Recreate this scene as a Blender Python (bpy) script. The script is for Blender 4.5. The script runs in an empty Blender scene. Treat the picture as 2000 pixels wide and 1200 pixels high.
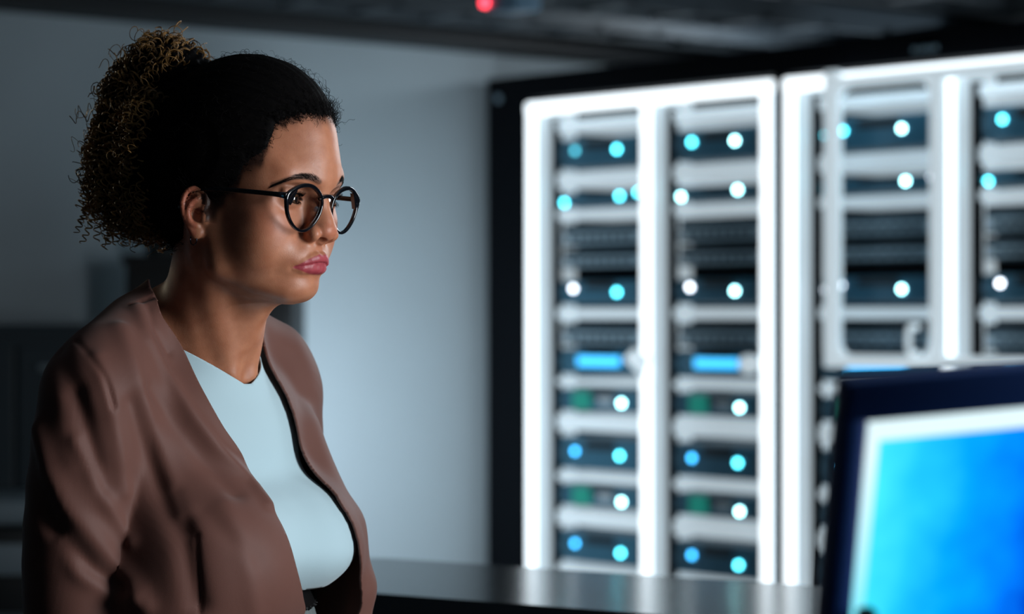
import bpy, bmesh, math
import numpy as np
from mathutils import Vector, Matrix

# ------------------------------------------------------------------ camera, world, lights, exposure
SC = bpy.context.scene
FPX = 5000.0          # focal length in pixels of the 2000 x 1200 photograph
HORIZON = 620.0       # pixel row of the eye level
CAM_H = 1.30          # camera height in metres
FOCUS = 2.50
cam_d = bpy.data.cameras.new('camera'); cam = bpy.data.objects.new('camera', cam_d)
SC.collection.objects.link(cam); SC.camera = cam
cam.location = (0, 0, CAM_H); cam.rotation_euler = (math.radians(90), 0, 0)
cam_d.sensor_width = 36.0; cam_d.lens = 36.0*FPX/2000.0; cam_d.shift_y = (HORIZON-600.0)/2000.0
cam_d.clip_start = 0.05; cam_d.clip_end = 60
cam_d.dof.use_dof = True; cam_d.dof.focus_distance = FOCUS; cam_d.dof.aperture_fstop = 4.4
cam_d.dof.aperture_blades = 0

w = bpy.data.worlds.new('world'); SC.world = w; w.use_nodes = True
w.node_tree.nodes['Background'].inputs[0].default_value = (0.25, 0.36, 0.48, 1)
w.node_tree.nodes['Background'].inputs[1].default_value = 0.025
SC.view_settings.view_transform = 'Standard'; SC.view_settings.look = 'None'
SC.view_settings.gamma = 1.0; SC.view_settings.use_curve_mapping = False
SC.view_settings.exposure = 0.0

def area(name, loc, target, size, power, col=(1, 1, 1), size_y=None, spread=180):
    l = bpy.data.lights.new(name, 'AREA'); l.energy = power; l.color = col; l.size = size
    if size_y: l.shape = 'RECTANGLE'; l.size_y = size_y
    l.spread = math.radians(spread)
    o = bpy.data.objects.new(name, l); SC.collection.objects.link(o); o.location = loc
    o.rotation_euler = (Vector(target)-Vector(loc)).to_track_quat('-Z', 'Y').to_euler()
    return o
HEADW = (-0.25, 2.5, 1.40)
area('key_light', (1.20, 1.82, 1.42), HEADW, 0.6, 33, (0.90, 0.96, 1.0), 0.9)
area('room_fill', (0.3, -0.8, 2.3), HEADW, 1.6, 0.5, (0.70, 0.86, 1.0))
area('hair_light', (-1.5, 3.6, 1.78), (-0.50, 2.72, 1.52), 0.10, 0.02, (1.0, 0.88, 0.64), spread=14)
area('rim_light', (0.95, 4.45, 2.15), HEADW, 0.5, 18.0, (0.80, 0.92, 1.0), 1.0)  # added unseen rim lamp for the bright edge of the forehead
area('ceiling_fill', (1.35, 7.3, 2.12), (1.3, 7.2, 2.7), 1.6, 2.2, (0.72, 0.88, 1.0), 0.6)  # added unseen lamp over the racks to brighten the ceiling
area('wall_top_fill', (0.85, 7.75, 2.14), (-0.05, 8.35, 2.24), 0.5, 2.2, (0.85, 0.94, 1.0), 0.06)  # added unseen lamp that lifts the wall beside the rack top
area('wall_wash', (-0.36, 6.6, 0.85), (-0.56, 7.8, 0.98), 0.3, 7.5, (0.80, 0.92, 1.0), 0.6, spread=120)  # no lamp stands here; added to brighten the wall behind her
# ------------------------------------------------------------------ helpers
C = bpy.context.scene.collection
rng = np.random.default_rng(7)

def px(x, y, Y):
    """a point at depth Y (metres from the camera) on the line of sight of a photo pixel"""
    return np.array([(x - 1000.0) / FPX * Y, Y, CAM_H + (HORIZON - y) / FPX * Y])

def mesh_obj(name, verts, faces, mat=None, parent=None, smooth=False):
    me = bpy.data.meshes.new(name)
    verts = np.asarray(verts, dtype=np.float32).reshape(-1, 3)
    if isinstance(faces, np.ndarray):
        k = faces.shape[1]; nf = len(faces)
        me.vertices.add(len(verts)); me.vertices.foreach_set('co', verts.ravel())
        me.loops.add(nf * k); me.loops.foreach_set('vertex_index', faces.astype(np.int32).ravel())
        me.polygons.add(nf); me.polygons.foreach_set('loop_start', np.arange(0, nf * k, k, dtype=np.int32))
        me.polygons.foreach_set('loop_total', np.full(nf, k, dtype=np.int32))
        me.update(calc_edges=True); me.validate()
    else:
        me.from_pydata(verts.tolist(), [], faces); me.update()
    if smooth:
        me.polygons.foreach_set('use_smooth', np.ones(len(me.polygons), dtype=bool))
    if mat: me.materials.append(mat)
    o = bpy.data.objects.new(name, me); C.objects.link(o)
    if parent: o.parent = parent
    return o

def tag(o, label, cat, group=None, kind=None):
    o['label'] = label
    if cat: o['category'] = cat
    if group: o['group'] = group
    if kind: o['kind'] = kind
    return o

def empty(name, loc=(0, 0, 0), rz=0.0):
    e = bpy.data.objects.new(name, None); C.objects.link(e)
    e.location = loc; e.rotation_euler = (0, 0, rz); e.empty_display_size = 0.05
    return e

class MB:
    """collects simple solids into one mesh"""
    def __init__(s): s.v = []; s.f = []
    def add(s, v, f):
        n = len(s.v); s.v += [tuple(p) for p in v]; s.f += [tuple(i + n for i in q) for q in f]; return s
    def box(s, lo, hi, bev=0.0):
        x0, y0, z0 = lo; x1, y1, z1 = hi
        b = min(bev, (x1-x0)/2.01, (y1-y0)/2.01, (z1-z0)/2.01)
        if b <= 0:
            v = [(x, y, z) for x in (x0, x1) for y in (y0, y1) for z in (z0, z1)]
            f = [(0,1,3,2),(4,6,7,5),(0,4,5,1),(2,3,7,6),(0,2,6,4),(1,5,7,3)]
            return s.add(v, f)
        bm = bmesh.new(); bmesh.ops.create_cube(bm, size=1.0)
        for w in bm.verts:
            w.co = Vector(((x0+x1)/2 + w.co.x*(x1-x0), (y0+y1)/2 + w.co.y*(y1-y0), (z0+z1)/2 + w.co.z*(z1-z0)))
        bmesh.ops.bevel(bm, geom=list(bm.edges), offset=b, segments=2, profile=0.5, affect='EDGES')
        bm.verts.index_update()
        s.add([w.co[:] for w in bm.verts], [[w.index for w in q.verts] for q in bm.faces]); bm.free(); return s
    def prism(s, pts, axis, a, b):
        """extrude a 2-D outline along axis 0/1/2 from a to b"""
        n = len(pts)
        def mk(p, t):
            q = list(p); q.insert(axis, t); return q
        v = [mk(p, a) for p in pts] + [mk(p, b) for p in pts]
        f = [list(range(n))[::-1], list(range(n, 2*n))] + [(i, (i+1) % n, n+(i+1) % n, n+i) for i in range(n)]
        return s.add(v, f)
    def cyl(s, c, r, h, axis=1, n=20, r2=None, dome=0.0):
        """disc or rod with its axis along 0/1/2, from c to c+h, optional domed end"""
        r2 = r if r2 is None else r2
        rings = [(0.0, r), (h, r2)]
        if dome:
            rings += [(h + dome*math.sin(a), r2*math.cos(a)) for a in (0.4, 0.8, 1.2)]
        v = []
        for (t, rr) in rings:
            for i in range(n):
                a = 2*math.pi*i/n; q = [rr*math.cos(a), rr*math.sin(a)]; q.insert(axis, t)
                v.append([c[j]+q[j] for j in range(3)])
        f = [list(range(n))]
        for k in range(len(rings)-1):
            f += [(k*n+i, k*n+(i+1) % n, (k+1)*n+(i+1) % n, (k+1)*n+i) for i in range(n)]
        f.append([(len(rings)-1)*n+i for i in range(n)])
        return s.add(v, f)
    def tube(s, P, R, n=8, closed=False):
        P = np.asarray(P, float); m = len(P); R = np.broadcast_to(np.asarray(R, float), (m,))
        v, f = tube_arrays([P], [R], n, closed)
        return s.add(v, f.tolist() + ([] if closed else [list(range(n))[::-1], list(range((m-1)*n, m*n))]))
    def build(s, name, mat, parent=None, smooth=False):
        o = mesh_obj(name, s.v, s.f, mat, parent)
        bm = bmesh.new(); bm.from_mesh(o.data); bmesh.ops.recalc_face_normals(bm, faces=bm.faces[:]); bm.to_mesh(o.data); bm.free()
        if smooth:
            o.data.polygons.foreach_set('use_smooth', np.ones(len(o.data.polygons), dtype=bool))
            o.data.set_sharp_from_angle(angle=math.radians(38))
        return o

def tube_arrays(paths, radii, n=4, closed=False):
    """many tubes at once: parallel-transport frames, one vertex array and one quad array"""
    V = []; F = []; off = 0
    for P, R in zip(paths, radii):
        P = np.asarray(P, float); m = len(P)
        R = np.broadcast_to(np.asarray(R, float), (m,))
        T = np.roll(P, -1, 0) - np.roll(P, 1, 0) if closed else np.gradient(P, axis=0)
        T /= np.linalg.norm(T, axis=1, keepdims=True) + 1e-12
        u = np.cross(T[0], [0.31, 0.17, 0.93]); u /= np.linalg.norm(u)
        U = np.empty_like(P)
        for i in range(m):
            u = u - T[i]*np.dot(u, T[i]); u /= np.linalg.norm(u) + 1e-12; U[i] = u
        W = np.cross(T, U)
        a = np.arange(n)*2*np.pi/n
        ring = P[:, None] + R[:, None, None]*(np.cos(a)[None, :, None]*U[:, None] + np.sin(a)[None, :, None]*W[:, None])
        V.append(ring.reshape(-1, 3))
        i = np.arange(m if closed else m-1)[:, None]*n; j = np.arange(n)[None]
        i2 = ((np.arange(m if closed else m-1)[:, None]+1) % m)*n
        j2 = (j+1) % n
        F.append(np.stack([i+j, i+j2, i2+j2, i2+j], -1).reshape(-1, 4)+off); off += m*n
    return np.concatenate(V), np.concatenate(F)

def spline(pts, n):
    """Catmull-Rom through points, n samples"""
    P = np.asarray(pts, float); m = len(P)
    Q = np.vstack([2*P[0]-P[1], P, 2*P[-1]-P[-2]])
    t = np.linspace(0, m-1-1e-9, n); k = t.astype(int); u = (t-k)[:, None]
    a, b, c, d = Q[k], Q[k+1], Q[k+2], Q[k+3]
    return 0.5*((2*b)+(c-a)*u+(2*a-5*b+4*c-d)*u*u+(3*b-a-3*c+d)*u**3)

def pchip(xs, ys):
    xs = np.asarray(xs, float); ys = np.asarray(ys, float)
    o = np.argsort(xs); xs = xs[o]; ys = ys[o]
    h = np.diff(xs); dl = np.diff(ys)/h; m = np.zeros_like(ys); m[0] = dl[0]; m[-1] = dl[-1]
    for i in range(1, len(xs)-1):
        if dl[i-1]*dl[i] > 0:
            w1 = 2*h[i]+h[i-1]; w2 = h[i]+2*h[i-1]; m[i] = (w1+w2)/(w1/dl[i-1]+w2/dl[i])
    def f(x):
        x = np.clip(x, xs[0], xs[-1]); k = np.clip(np.searchsorted(xs, x)-1, 0, len(xs)-2)
        t = (x-xs[k])/h[k]
        return ((2*t**3-3*t*t+1)*ys[k]+(t**3-2*t*t+t)*h[k]*m[k]+(-2*t**3+3*t*t)*ys[k+1]+(t**3-t*t)*h[k]*m[k+1])
    return f

# ---- implicit sculpting: solids blended in a grid of distances, then skinned
def rot(ax, deg):
    a = math.radians(deg); c, s_ = math.cos(a), math.sin(a)
    return np.array({'x': [[1,0,0],[0,c,-s_],[0,s_,c]], 'y': [[c,0,s_],[0,1,0],[-s_,0,c]], 'z': [[c,-s_,0],[s_,c,0],[0,0,1]]}[ax])

class Grid:
    def __init__(s, xs, ys, zs):
        s.ax = [np.asarray(a, np.float32) for a in (xs, ys, zs)]
        s.v = np.full([len(a) for a in s.ax], 1e3, np.float32)
    def sub(s, lo, hi):
        sl = []
        for a, l, h in zip(s.ax, lo, hi):
            i0 = max(0, np.searchsorted(a, l)-1); i1 = min(len(a), np.searchsorted(a, h)+1); sl.append(slice(i0, max(i1, i0)))
        X = s.ax[0][sl[0]][:, None, None]; Y = s.ax[1][sl[1]][None, :, None]; Z = s.ax[2][sl[2]][None, None, :]
        return tuple(sl), X, Y, Z
    def op(s, fn, lo, hi, mode='u', k=4.0):
        m = k*1.2+6
        sl, X, Y, Z = s.sub(np.array(lo)-m, np.array(hi)+m)
        a = s.v[sl]
        if a.size == 0: return
        d = np.broadcast_to(fn(X, Y, Z), a.shape).astype(np.float32)
        if mode == 'u':
            h = np.maximum(k-np.abs(a-d), 0)/k; s.v[sl] = np.minimum(a, d)-h*h*k*0.25
        elif mode == 's':
            d = -d; h = np.maximum(k-np.abs(a-d), 0)/k; s.v[sl] = np.maximum(a, d)+h*h*k*0.25
        elif mode == 'i':
            h = np.maximum(k-np.abs(a-d), 0)/k; s.v[sl] = np.maximum(a, d)+h*h*k*0.25
        elif mode == 'd':          # displacement: d is added
            s.v[sl] = a+d
    def ell(s, c, r, R=None, mode='u', k=4.0):
        c = np.array(c, float); r = np.array(r, float); m = max(r) if R is not None else r
        def fn(X, Y, Z):
            x, y, z = X-c[0], Y-c[1], Z-c[2]
            if R is not None:
                x, y, z = (R[0][0]*x+R[1][0]*y+R[2][0]*z, R[0][1]*x+R[1][1]*y+R[2][1]*z, R[0][2]*x+R[1][2]*y+R[2][2]*z)
            k0 = np.sqrt((x/r[0])**2+(y/r[1])**2+(z/r[2])**2); k1 = np.sqrt((x/r[0]**2)**2+(y/r[1]**2)**2+(z/r[2]**2)**2)
            return k0*(k0-1)/(k1+1e-9)
        s.op(fn, c-m, c+m, mode, k)
    def cap(s, a, b, ra, rb=None, mode='u', k=4.0):
        a = np.array(a, float); b = np.array(b, float); rb = ra if rb is None else rb
        ba = b-a; L = float(ba@ba)+1e-9; m = max(ra, rb)
        def fn(X, Y, Z):
            h = np.clip(((X-a[0])*ba[0]+(Y-a[1])*ba[1]+(Z-a[2])*ba[2])/L, 0, 1)
            return np.sqrt((X-a[0]-h*ba[0])**2+(Y-a[1]-h*ba[1])**2+(Z-a[2]-h*ba[2])**2)-(ra+(rb-ra)*h)
        s.op(fn, np.minimum(a, b)-m, np.maximum(a, b)+m, mode, k)
    def chain(s, pts, rs, mode='u', k=4.0):
        for i in range(len(pts)-1): s.cap(pts[i], pts[i+1], rs[i], rs[i+1], mode, k)
    def gauss(s, c, sig, amp, R=None):
        """push the surface out by amp (in if negative) around c"""
        c = np.array(c, float); sig = np.array(sig, float)
        def fn(X, Y, Z):
            x, y, z = X-c[0], Y-c[1], Z-c[2]
            if R is not None:
                x, y, z = (R[0][0]*x+R[1][0]*y+R[2][0]*z, R[0][1]*x+R[1][1]*y+R[2][1]*z, R[0][2]*x+R[1][2]*y+R[2][2]*z)
            return -amp*np.exp(-0.5*((x/sig[0])**2+(y/sig[1])**2+(z/sig[2])**2))
        m = 3*max(sig); s.op(fn, c-m, c+m, 'd', 0.0)
    def skin(s, smooth=2):
        v = s.v; sg = v < 0
        A = sg[:-1, :-1, :-1]; cnt = np.zeros(A.shape, np.uint8)
        nx, ny, nz = v.shape
        for i in (0, 1):
            for j in (0, 1):
                for k in (0, 1): cnt += sg[i:nx-1+i, j:ny-1+j, k:nz-1+k]
        act = (cnt > 0) & (cnt < 8)
        I, J, K = np.nonzero(act); n = len(I)
        idx = np.full(act.shape, -1, np.int32); idx[I, J, K] = np.arange(n)
        cv = {}
        for i in (0, 1):
            for j in (0, 1):
                for k in (0, 1): cv[i, j, k] = v[I+i, J+j, K+k]
        acc = np.zeros((n, 3)); w = np.zeros(n)
        cor = list(cv)
        for a in cor:
            for d in range(3):
                if a[d]: continue
                b = list(a); b[d] = 1; b = tuple(b)
                fa, fb = cv[a], cv[b]; m = (fa < 0) != (fb < 0)
                t = np.where(m, fa/(fa-fb+1e-20), 0)
                p = np.tile(np.array(a, float), (n, 1)); p[:, d] = t
                acc[m] += p[m]; w[m] += 1
        acc /= w[:, None]
        P = np.empty((n, 3))
        for d, q in enumerate((I, J, K)):
            a = s.ax[d]; P[:, d] = a[q]+acc[:, d]*(a[q+1]-a[q])
        quads = []
        for d in range(3):
            s0 = [slice(None)]*3; s1 = [slice(None)]*3; s0[d] = slice(0, -1); s1[d] = slice(1, None)
            x = sg[tuple(s0)] != sg[tuple(s1)]
            e = np.argwhere(x); o1, o2 = (d+1) % 3, (d+2) % 3
            e = e[(e[:, o1] > 0) & (e[:, o2] > 0) & (e[:, o1] < v.shape[o1]-1) & (e[:, o2] < v.shape[o2]-1)]
            def g(da, db):
                q = e.copy(); q[:, o1] -= da; q[:, o2] -= db; return idx[q[:, 0], q[:, 1], q[:, 2]]
            Q = np.stack([g(1, 1), g(0, 1), g(0, 0), g(1, 0)], 1)
            inside = sg[e[:, 0], e[:, 1], e[:, 2]]
            Q[~inside] = Q[~inside][:, ::-1]
            quads.append(Q)
        Q = np.concatenate(quads); Q = Q[(Q >= 0).all(1)]
        return relax(P, Q, smooth), Q

def edges_of(F):
    k = F.shape[1]
    E = np.concatenate([np.stack([F[:, i], F[:, (i+1) % k]], 1) for i in range(k)]); E.sort(1)
    return np.unique(E, axis=0)

def relax(P, F, it, lam=0.5, mask=None):
    if it <= 0: return P
    E = edges_of(F); n = len(P); P = P.copy()
    deg = np.bincount(E.ravel(), minlength=n).astype(float)[:, None]; deg[deg == 0] = 1
    for q in range(it):
        for l in (lam, -lam*1.04):
            S = np.zeros_like(P)
            for d in range(3):
                S[:, d] = np.bincount(E[:, 0], P[E[:, 1], d], n)+np.bincount(E[:, 1], P[E[:, 0], d], n)
            D = l*(S/deg-P)
            P += D if mask is None else D*mask[:, None]
    return P

def normals(P, F):
    a, b, c = P[F[:, 0]], P[F[:, 1]], P[F[:, 2]]
    fn = np.cross(b-a, (P[F[:, 3]] if F.shape[1] == 4 else c)-a)
    N = np.zeros_like(P)
    for i in range(F.shape[1]):
        for d in range(3): N[:, d] += np.bincount(F[:, i], fn[:, d], len(P))
    return N/(np.linalg.norm(N, axis=1, keepdims=True)+1e-12)

def clip(P, F, g, attrs=()):
    """keep the part of a mesh where g >= 0, with a clean cut along g = 0"""
    T = F if F.shape[1] == 3 else np.concatenate([F[:, [0, 1, 2]], F[:, [0, 2, 3]]])
    pos = g >= 0; c = pos[T].sum(1)
    keep = T[c == 3]; cut = T[(c > 0) & (c < 3)]
    E = np.concatenate([cut[:, [0, 1]], cut[:, [1, 2]], cut[:, [2, 0]]]); E.sort(1)
    E = np.unique(E[pos[E[:, 0]] != pos[E[:, 1]]], axis=0)
    t = g[E[:, 0]]/(g[E[:, 0]]-g[E[:, 1]])
    NP = P[E[:, 0]]+t[:, None]*(P[E[:, 1]]-P[E[:, 0]])
    key = {(int(a), int(b)): len(P)+i for i, (a, b) in enumerate(E)}
    ek = lambda a, b: key[(a, b) if a < b else (b, a)]
    out = []
    for tri in cut.tolist():
        p = [pos[q] for q in tri]
        if sum(p) == 1:
            i = p.index(True); a, b, d = tri[i], tri[(i+1) % 3], tri[(i+2) % 3]
            out.append((a, ek(a, b), ek(a, d)))
        else:
            i = p.index(False); a, b, d = tri[i], tri[(i+1) % 3], tri[(i+2) % 3]
            x, y = ek(a, b), ek(a, d); out += [(x, b, d), (x, d, y)]
    T2 = np.concatenate([keep, np.array(out, dtype=keep.dtype).reshape(-1, 3)])
    PP = np.concatenate([P, NP])
    used = np.unique(T2); mp = np.full(len(PP), -1); mp[used] = np.arange(len(used))
    res = [PP[used], mp[T2]]
    for a in attrs:
        aa = np.concatenate([a, a[E[:, 0]]+t*(a[E[:, 1]]-a[E[:, 0]])]); res.append(aa[used])
    return res

def float_attr(o, name, vals):
    at = o.data.attributes.new(name, 'FLOAT', 'POINT'); at.data.foreach_set('value', np.asarray(vals, np.float32))

# ------------------------------------------------------------------ materials
def S(r, g, b):
    f = lambda c: (c/255/12.92) if c/255 <= 0.04045 else ((c/255+0.055)/1.055)**2.4
    return (f(r), f(g), f(b), 1.0)

def mat(name, col, rough=0.5, metal=0.0, spec=0.5, noise=None, bump=None, emit=None, coat=0.0, sss=0.0, sheen=0.0, trans=0.0, alpha=1.0):
    """principled material; noise=(scale, amount) mottles the colour, bump=(scale, strength) gives fine relief"""
    m = bpy.data.materials.new(name); m.use_nodes = True
    nt = m.node_tree; b = nt.nodes['Principled BSDF']; L = nt.links.new
    b.inputs['Base Color'].default_value = col; b.inputs['Roughness'].default_value = rough
    b.inputs['Metallic'].default_value = metal; b.inputs['Specular IOR Level'].default_value = spec
    b.inputs['Coat Weight'].default_value = coat; b.inputs['Sheen Weight'].default_value = sheen
    b.inputs['Transmission Weight'].default_value = trans; b.inputs['Alpha'].default_value = alpha
    if sss:
        b.inputs['Subsurface Weight'].default_value = sss; b.inputs['Subsurface Radius'].default_value = (0.010, 0.004, 0.002)
        b.inputs['Subsurface Scale'].default_value = 1.0
    tc = nt.nodes.new('ShaderNodeTexCoord')
    if noise:
        n = nt.nodes.new('ShaderNodeTexNoise'); n.inputs['Scale'].default_value = noise[0]; n.inputs['Detail'].default_value = 4
        L(tc.outputs['Object'], n.inputs['Vector'])
        r = nt.nodes.new('ShaderNodeMix'); r.data_type = 'RGBA'; r.blend_type = 'MULTIPLY'; r.inputs[0].default_value = noise[1]
        r.inputs[6].default_value = col; L(n.outputs['Fac'], r.inputs[7]); L(r.outputs[2], b.inputs['Base Color'])
    if bump:
        n = nt.nodes.new('ShaderNodeTexNoise'); n.inputs['Scale'].default_value = bump[0]; n.inputs['Detail'].default_value = 3
        L(tc.outputs['Object'], n.inputs['Vector'])
        bp = nt.nodes.new('ShaderNodeBump'); bp.inputs['Strength'].default_value = bump[1]; bp.inputs['Distance'].default_value = 0.001
        L(n.outputs['Fac'], bp.inputs['Height']); L(bp.outputs['Normal'], b.inputs['Normal'])
    if emit:
        b.inputs['Emission Color'].default_value = emit[0]; b.inputs['Emission Strength'].default_value = emit[1]
    return m

def lens_material():
    m = bpy.data.materials.new('clear_lens'); m.use_nodes = True; nt = m.node_tree; nt.nodes.clear(); N = nt.nodes.new; L = nt.links.new
    o = N('ShaderNodeOutputMaterial'); t = N('ShaderNodeBsdfTransparent'); g = N('ShaderNodeBsdfGlossy'); g.inputs['Roughness'].default_value = 0.02
    t.inputs[0].default_value = (0.95, 0.97, 0.98, 1); g.inputs[0].default_value = (0.75, 0.88, 1.0, 1)
    f = N('ShaderNodeFresnel'); f.inputs['IOR'].default_value = 1.38; x = N('ShaderNodeMixShader')
    sc_ = N('ShaderNodeMath'); sc_.operation = 'MULTIPLY'; sc_.inputs[1].default_value = 0.22; L(f.outputs[0], sc_.inputs[0]); L(sc_.outputs[0], x.inputs[0]); L(t.outputs[0], x.inputs[1]); L(g.outputs[0], x.inputs[2]); L(x.outputs[0], o.inputs[0]); return m
M_LENS = lens_material()
# ------------------------------------------------------------------ the room
AU = np.array([0.758, 0.652, 0.0]); AV = np.array([-0.652, 0.758, 0.0])     # along the back wall / along the rack row
AU /= np.linalg.norm(AU); AV /= np.linalg.norm(AV)
RZ_ROOM = math.atan2(-AV[1], -AV[0])
P_RACK = np.array([-0.08, 8.06, 0.0])                                       # far front corner of the rack row, on the floor
def rk(s_, d, z): return P_RACK - AV*s_ + AU*d + np.array([0, 0, z])        # rack frame: s along the row, d behind its front
def hull(name, quad, thick, m, parent=None):
    q = [np.array(p, float) for p in quad]; n = np.cross(q[1]-q[0], q[3]-q[0]); n /= np.linalg.norm(n)
    v = [p for p in q]+[p-n*thick for p in q]
    b = MB(); b.add(v, [(0,1,2,3),(7,6,5,4),(0,4,5,1),(1,5,6,2),(2,6,7,3),(3,7,4,0)]); return b.build(name, m, parent)
M_WALL = mat('painted_wall', S(172, 186, 194), 0.8, noise=(3.0, 0.08), bump=(160, 0.15))
M_CEIL = mat('dark_ceiling', S(110, 120, 128), 0.8, noise=(4.0, 0.2))
M_BEAM = mat('black_painted_steel', S(26, 31, 36), 0.6)
M_FLOOR = mat('raised_floor', S(60, 66, 72), 0.4, noise=(6, 0.2))
M_PIPE = mat('grey_tray', S(74, 84, 92), 0.55)
def struct(o): o['kind'] = 'structure'; return o
W0 = P_RACK + AV*0.06
def wl(t, z, off=0.0): return W0 + AU*t - AV*off + np.array([0, 0, z])
struct(hull('wall_back', [wl(-9, 0), wl(2.3, 0), wl(2.3, 2.9), wl(-9, 2.9)], 0.12, M_WALL))
struct(hull('wall_right', [rk(-0.06, 2.3, 0), rk(9, 2.3, 0), rk(9, 2.3, 2.9), rk(-0.06, 2.3, 2.9)], 0.12, M_WALL))
fa = W0+AU*3.4; fb = W0-AU*9; fc = fb-AV*12; fd = fa-AV*12
struct(hull('floor', [fb, fc, fd, fa], 0.1, M_FLOOR))
struct(hull('ceiling', [p+np.array([0, 0, 2.45]) for p in (fa, fd, fc, fb)], 0.1, M_CEIL))
def bar(name, t0, t1, off, wdt, z0, z1, m, bev=0.0):
    b = MB().box((t0, 0, z0), (t1, wdt, z1), bev); o = b.build(name, m)
    o.matrix_world = Matrix.Translation(Vector(wl(0, 0, off))) @ Matrix.Rotation(math.atan2(AU[1], AU[0]), 4, 'Z'); return o
# deep black beam along the top of the back wall, then ceiling joists and cable trays running parallel to it
struct(bar('trim_1', -9, 2.25, 0.13, 0.12, 2.135, 2.45, M_BEAM, 0.01))
for i, (off, wd, z0, z1, mm) in enumerate(((0.95, 0.16, 2.26, 2.445, M_BEAM), (1.7, 0.18, 2.22, 2.445, M_BEAM), (2.7, 0.18, 2.22, 2.445, M_BEAM), (3.7, 0.18, 2.22, 2.445, M_BEAM))):
    struct(bar('trim_%d' % (i+2), -9, 2.25, off, wd, z0, z1, mm, 0.008))
for i, (off, lab) in enumerate(((0.55, 'grey cable tray under the ceiling beside the black wall beam'), (1.25, 'grey cable tray hung between two ceiling joists'), (2.1, 'grey cable tray under the ceiling nearer the camera'))):
    tr = empty('cable_tray', wl(0, 2.165-0.035*i, off), math.atan2(AU[1], AU[0]))
    tag(tr, lab, 'cable tray', 'ceiling cable trays')
    MB().box((-8, 0, 0), (2.2, 0.015, 0.07)).build('side_rail', M_PIPE, tr); MB().box((-8, 0.185, 0), (2.2, 0.20, 0.07)).build('side_rail', M_PIPE, tr)
    rung = MB().box((0, 0, 0.005), (0.04, 0.20, 0.02)).build('rung', M_PIPE, tr); rung.location = (-7.9, 0, 0)
    for k in range(1, 40):
        c = rung.copy(); C.objects.link(c); c.location = (-7.9+k*0.255, 0, 0)
    for k in range(4):
        MB().box((-7+k*2.4, 0.09, 0.02), (-6.985+k*2.4, 0.105, 0.30+0.03*i)).build('hanger', M_PIPE, tr)
# small ceiling sensor with a red light
sn = empty('ceiling_sensor', px(1004, 14, 6.0), RZ_ROOM); tag(sn, 'small blue-grey ceiling sensor box with a red light at the top edge', 'sensor')
M_SEN = mat('sensor_shell', S(130, 170, 200), 0.4); M_RED = mat('red_led', S(255, 40, 50), 0.3, emit=((1, 0.05, 0.08, 1), 5.0))
MB().box((-0.055, -0.04, -0.012), (0.055, 0.04, 0.10), 0.008).build('housing', M_SEN, sn, True)
MB().cyl((-0.055, -0.038, 0.012), 0.012, -0.01, axis=1, n=16).build('led', M_RED, sn)
MB().cyl((0.0, 0, 0.09), 0.012, 0.25, axis=2, n=10).build('mount', M_BEAM, sn)

# ---- furniture along the back wall, far out of focus
M_CAB = mat('slate_cabinet', S(46, 58, 66), 0.5, noise=(8, 0.1)); M_DARK = mat('black_cabinet', S(16, 19, 22), 0.5); M_GREY = mat('grey_plastic', S(110, 124, 132), 0.5)
def face_box(name, x0, x1, top, Y, depth, m, label, cat, rows, cols, hm):
    a = px(x0, top, Y); b = px(x1, top, Y); wdt = b[0]-a[0]; H = a[2]
    e = empty(name, (a[0], Y, 0)); tag(e, label, cat)
    MB().box((0, 0.02, 0), (wdt, depth, H-0.02)).build('carcass', m, e); MB().box((-0.01, 0, H-0.025), (wdt+0.01, depth+0.01, H), 0.004).build('top_panel', m, e)
    for r in range(rows):
        for c in range(cols):
            zz0 = 0.06+(H-0.10)*r/rows; zz1 = 0.06+(H-0.10)*(r+1)/rows-0.012; xx0 = wdt*c/cols+0.006; xx1 = wdt*(c+1)/cols-0.006
            d = MB().box((xx0, 0.0, zz0), (xx1, 0.02, zz1), 0.003).build('drawer', m, e)
            MB().box(((xx0+xx1)/2-0.06, -0.02, zz1-0.06), ((xx0+xx1)/2+0.06, -0.004, zz1-0.045)).box(((xx0+xx1)/2-0.055, -0.005, zz1-0.06), ((xx0+xx1)/2-0.045, 0.003, zz1-0.045)).build('handle', hm, d)
    return e
face_box('filing_cabinet', -160, 222, 634, 6.2, 0.40, M_CAB, 'low slate-grey drawer cabinet in the blurred background at the left edge', 'cabinet', 3, 2, M_GREY)
face_box('equipment_cabinet', 244, 571, 498, 6.8, 0.42, M_DARK, 'tall black cabinet standing behind the neck of the woman', 'cabinet', 4, 1, M_GREY)
# a cart with a printer in front of the cabinet, only a sliver beside her sleeve
ct = empty('printer', px(-20, 1100, 5.6)); ct.location.z = 0.60
tag(ct, 'black office printer with grey panel beside the left sleeve, bottom left', 'printer')
MB().box((-0.2, 0, 0), (0.16, 0.4, 0.24), 0.02).build('body', M_DARK, ct, True); MB().box((-0.17, -0.012, 0.135), (0.10, 0.01, 0.205), 0.006).build('control_panel', M_GREY, ct, True)
MB().box((-0.15, -0.10, 0.04), (0.10, 0.02, 0.052), 0.004).build('paper_tray', M_GREY, ct)
MB().box((-0.18, 0.02, 0.24), (0.14, 0.38, 0.30), 0.02).build('scanner_lid', M_GREY, ct, True)
cs = empty('printer_cart', (ct.location.x, ct.location.y, 0)); tag(cs, 'black wheeled cart carrying the printer at the bottom left', 'cart')
MB().box((-0.26, -0.05, 0.56), (0.22, 0.45, 0.60), 0.01).build('shelf', M_DARK, cs); MB().box((-0.26, -0.05, 0.12), (0.22, 0.45, 0.15), 0.01).build('shelf', M_DARK, cs)
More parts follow.
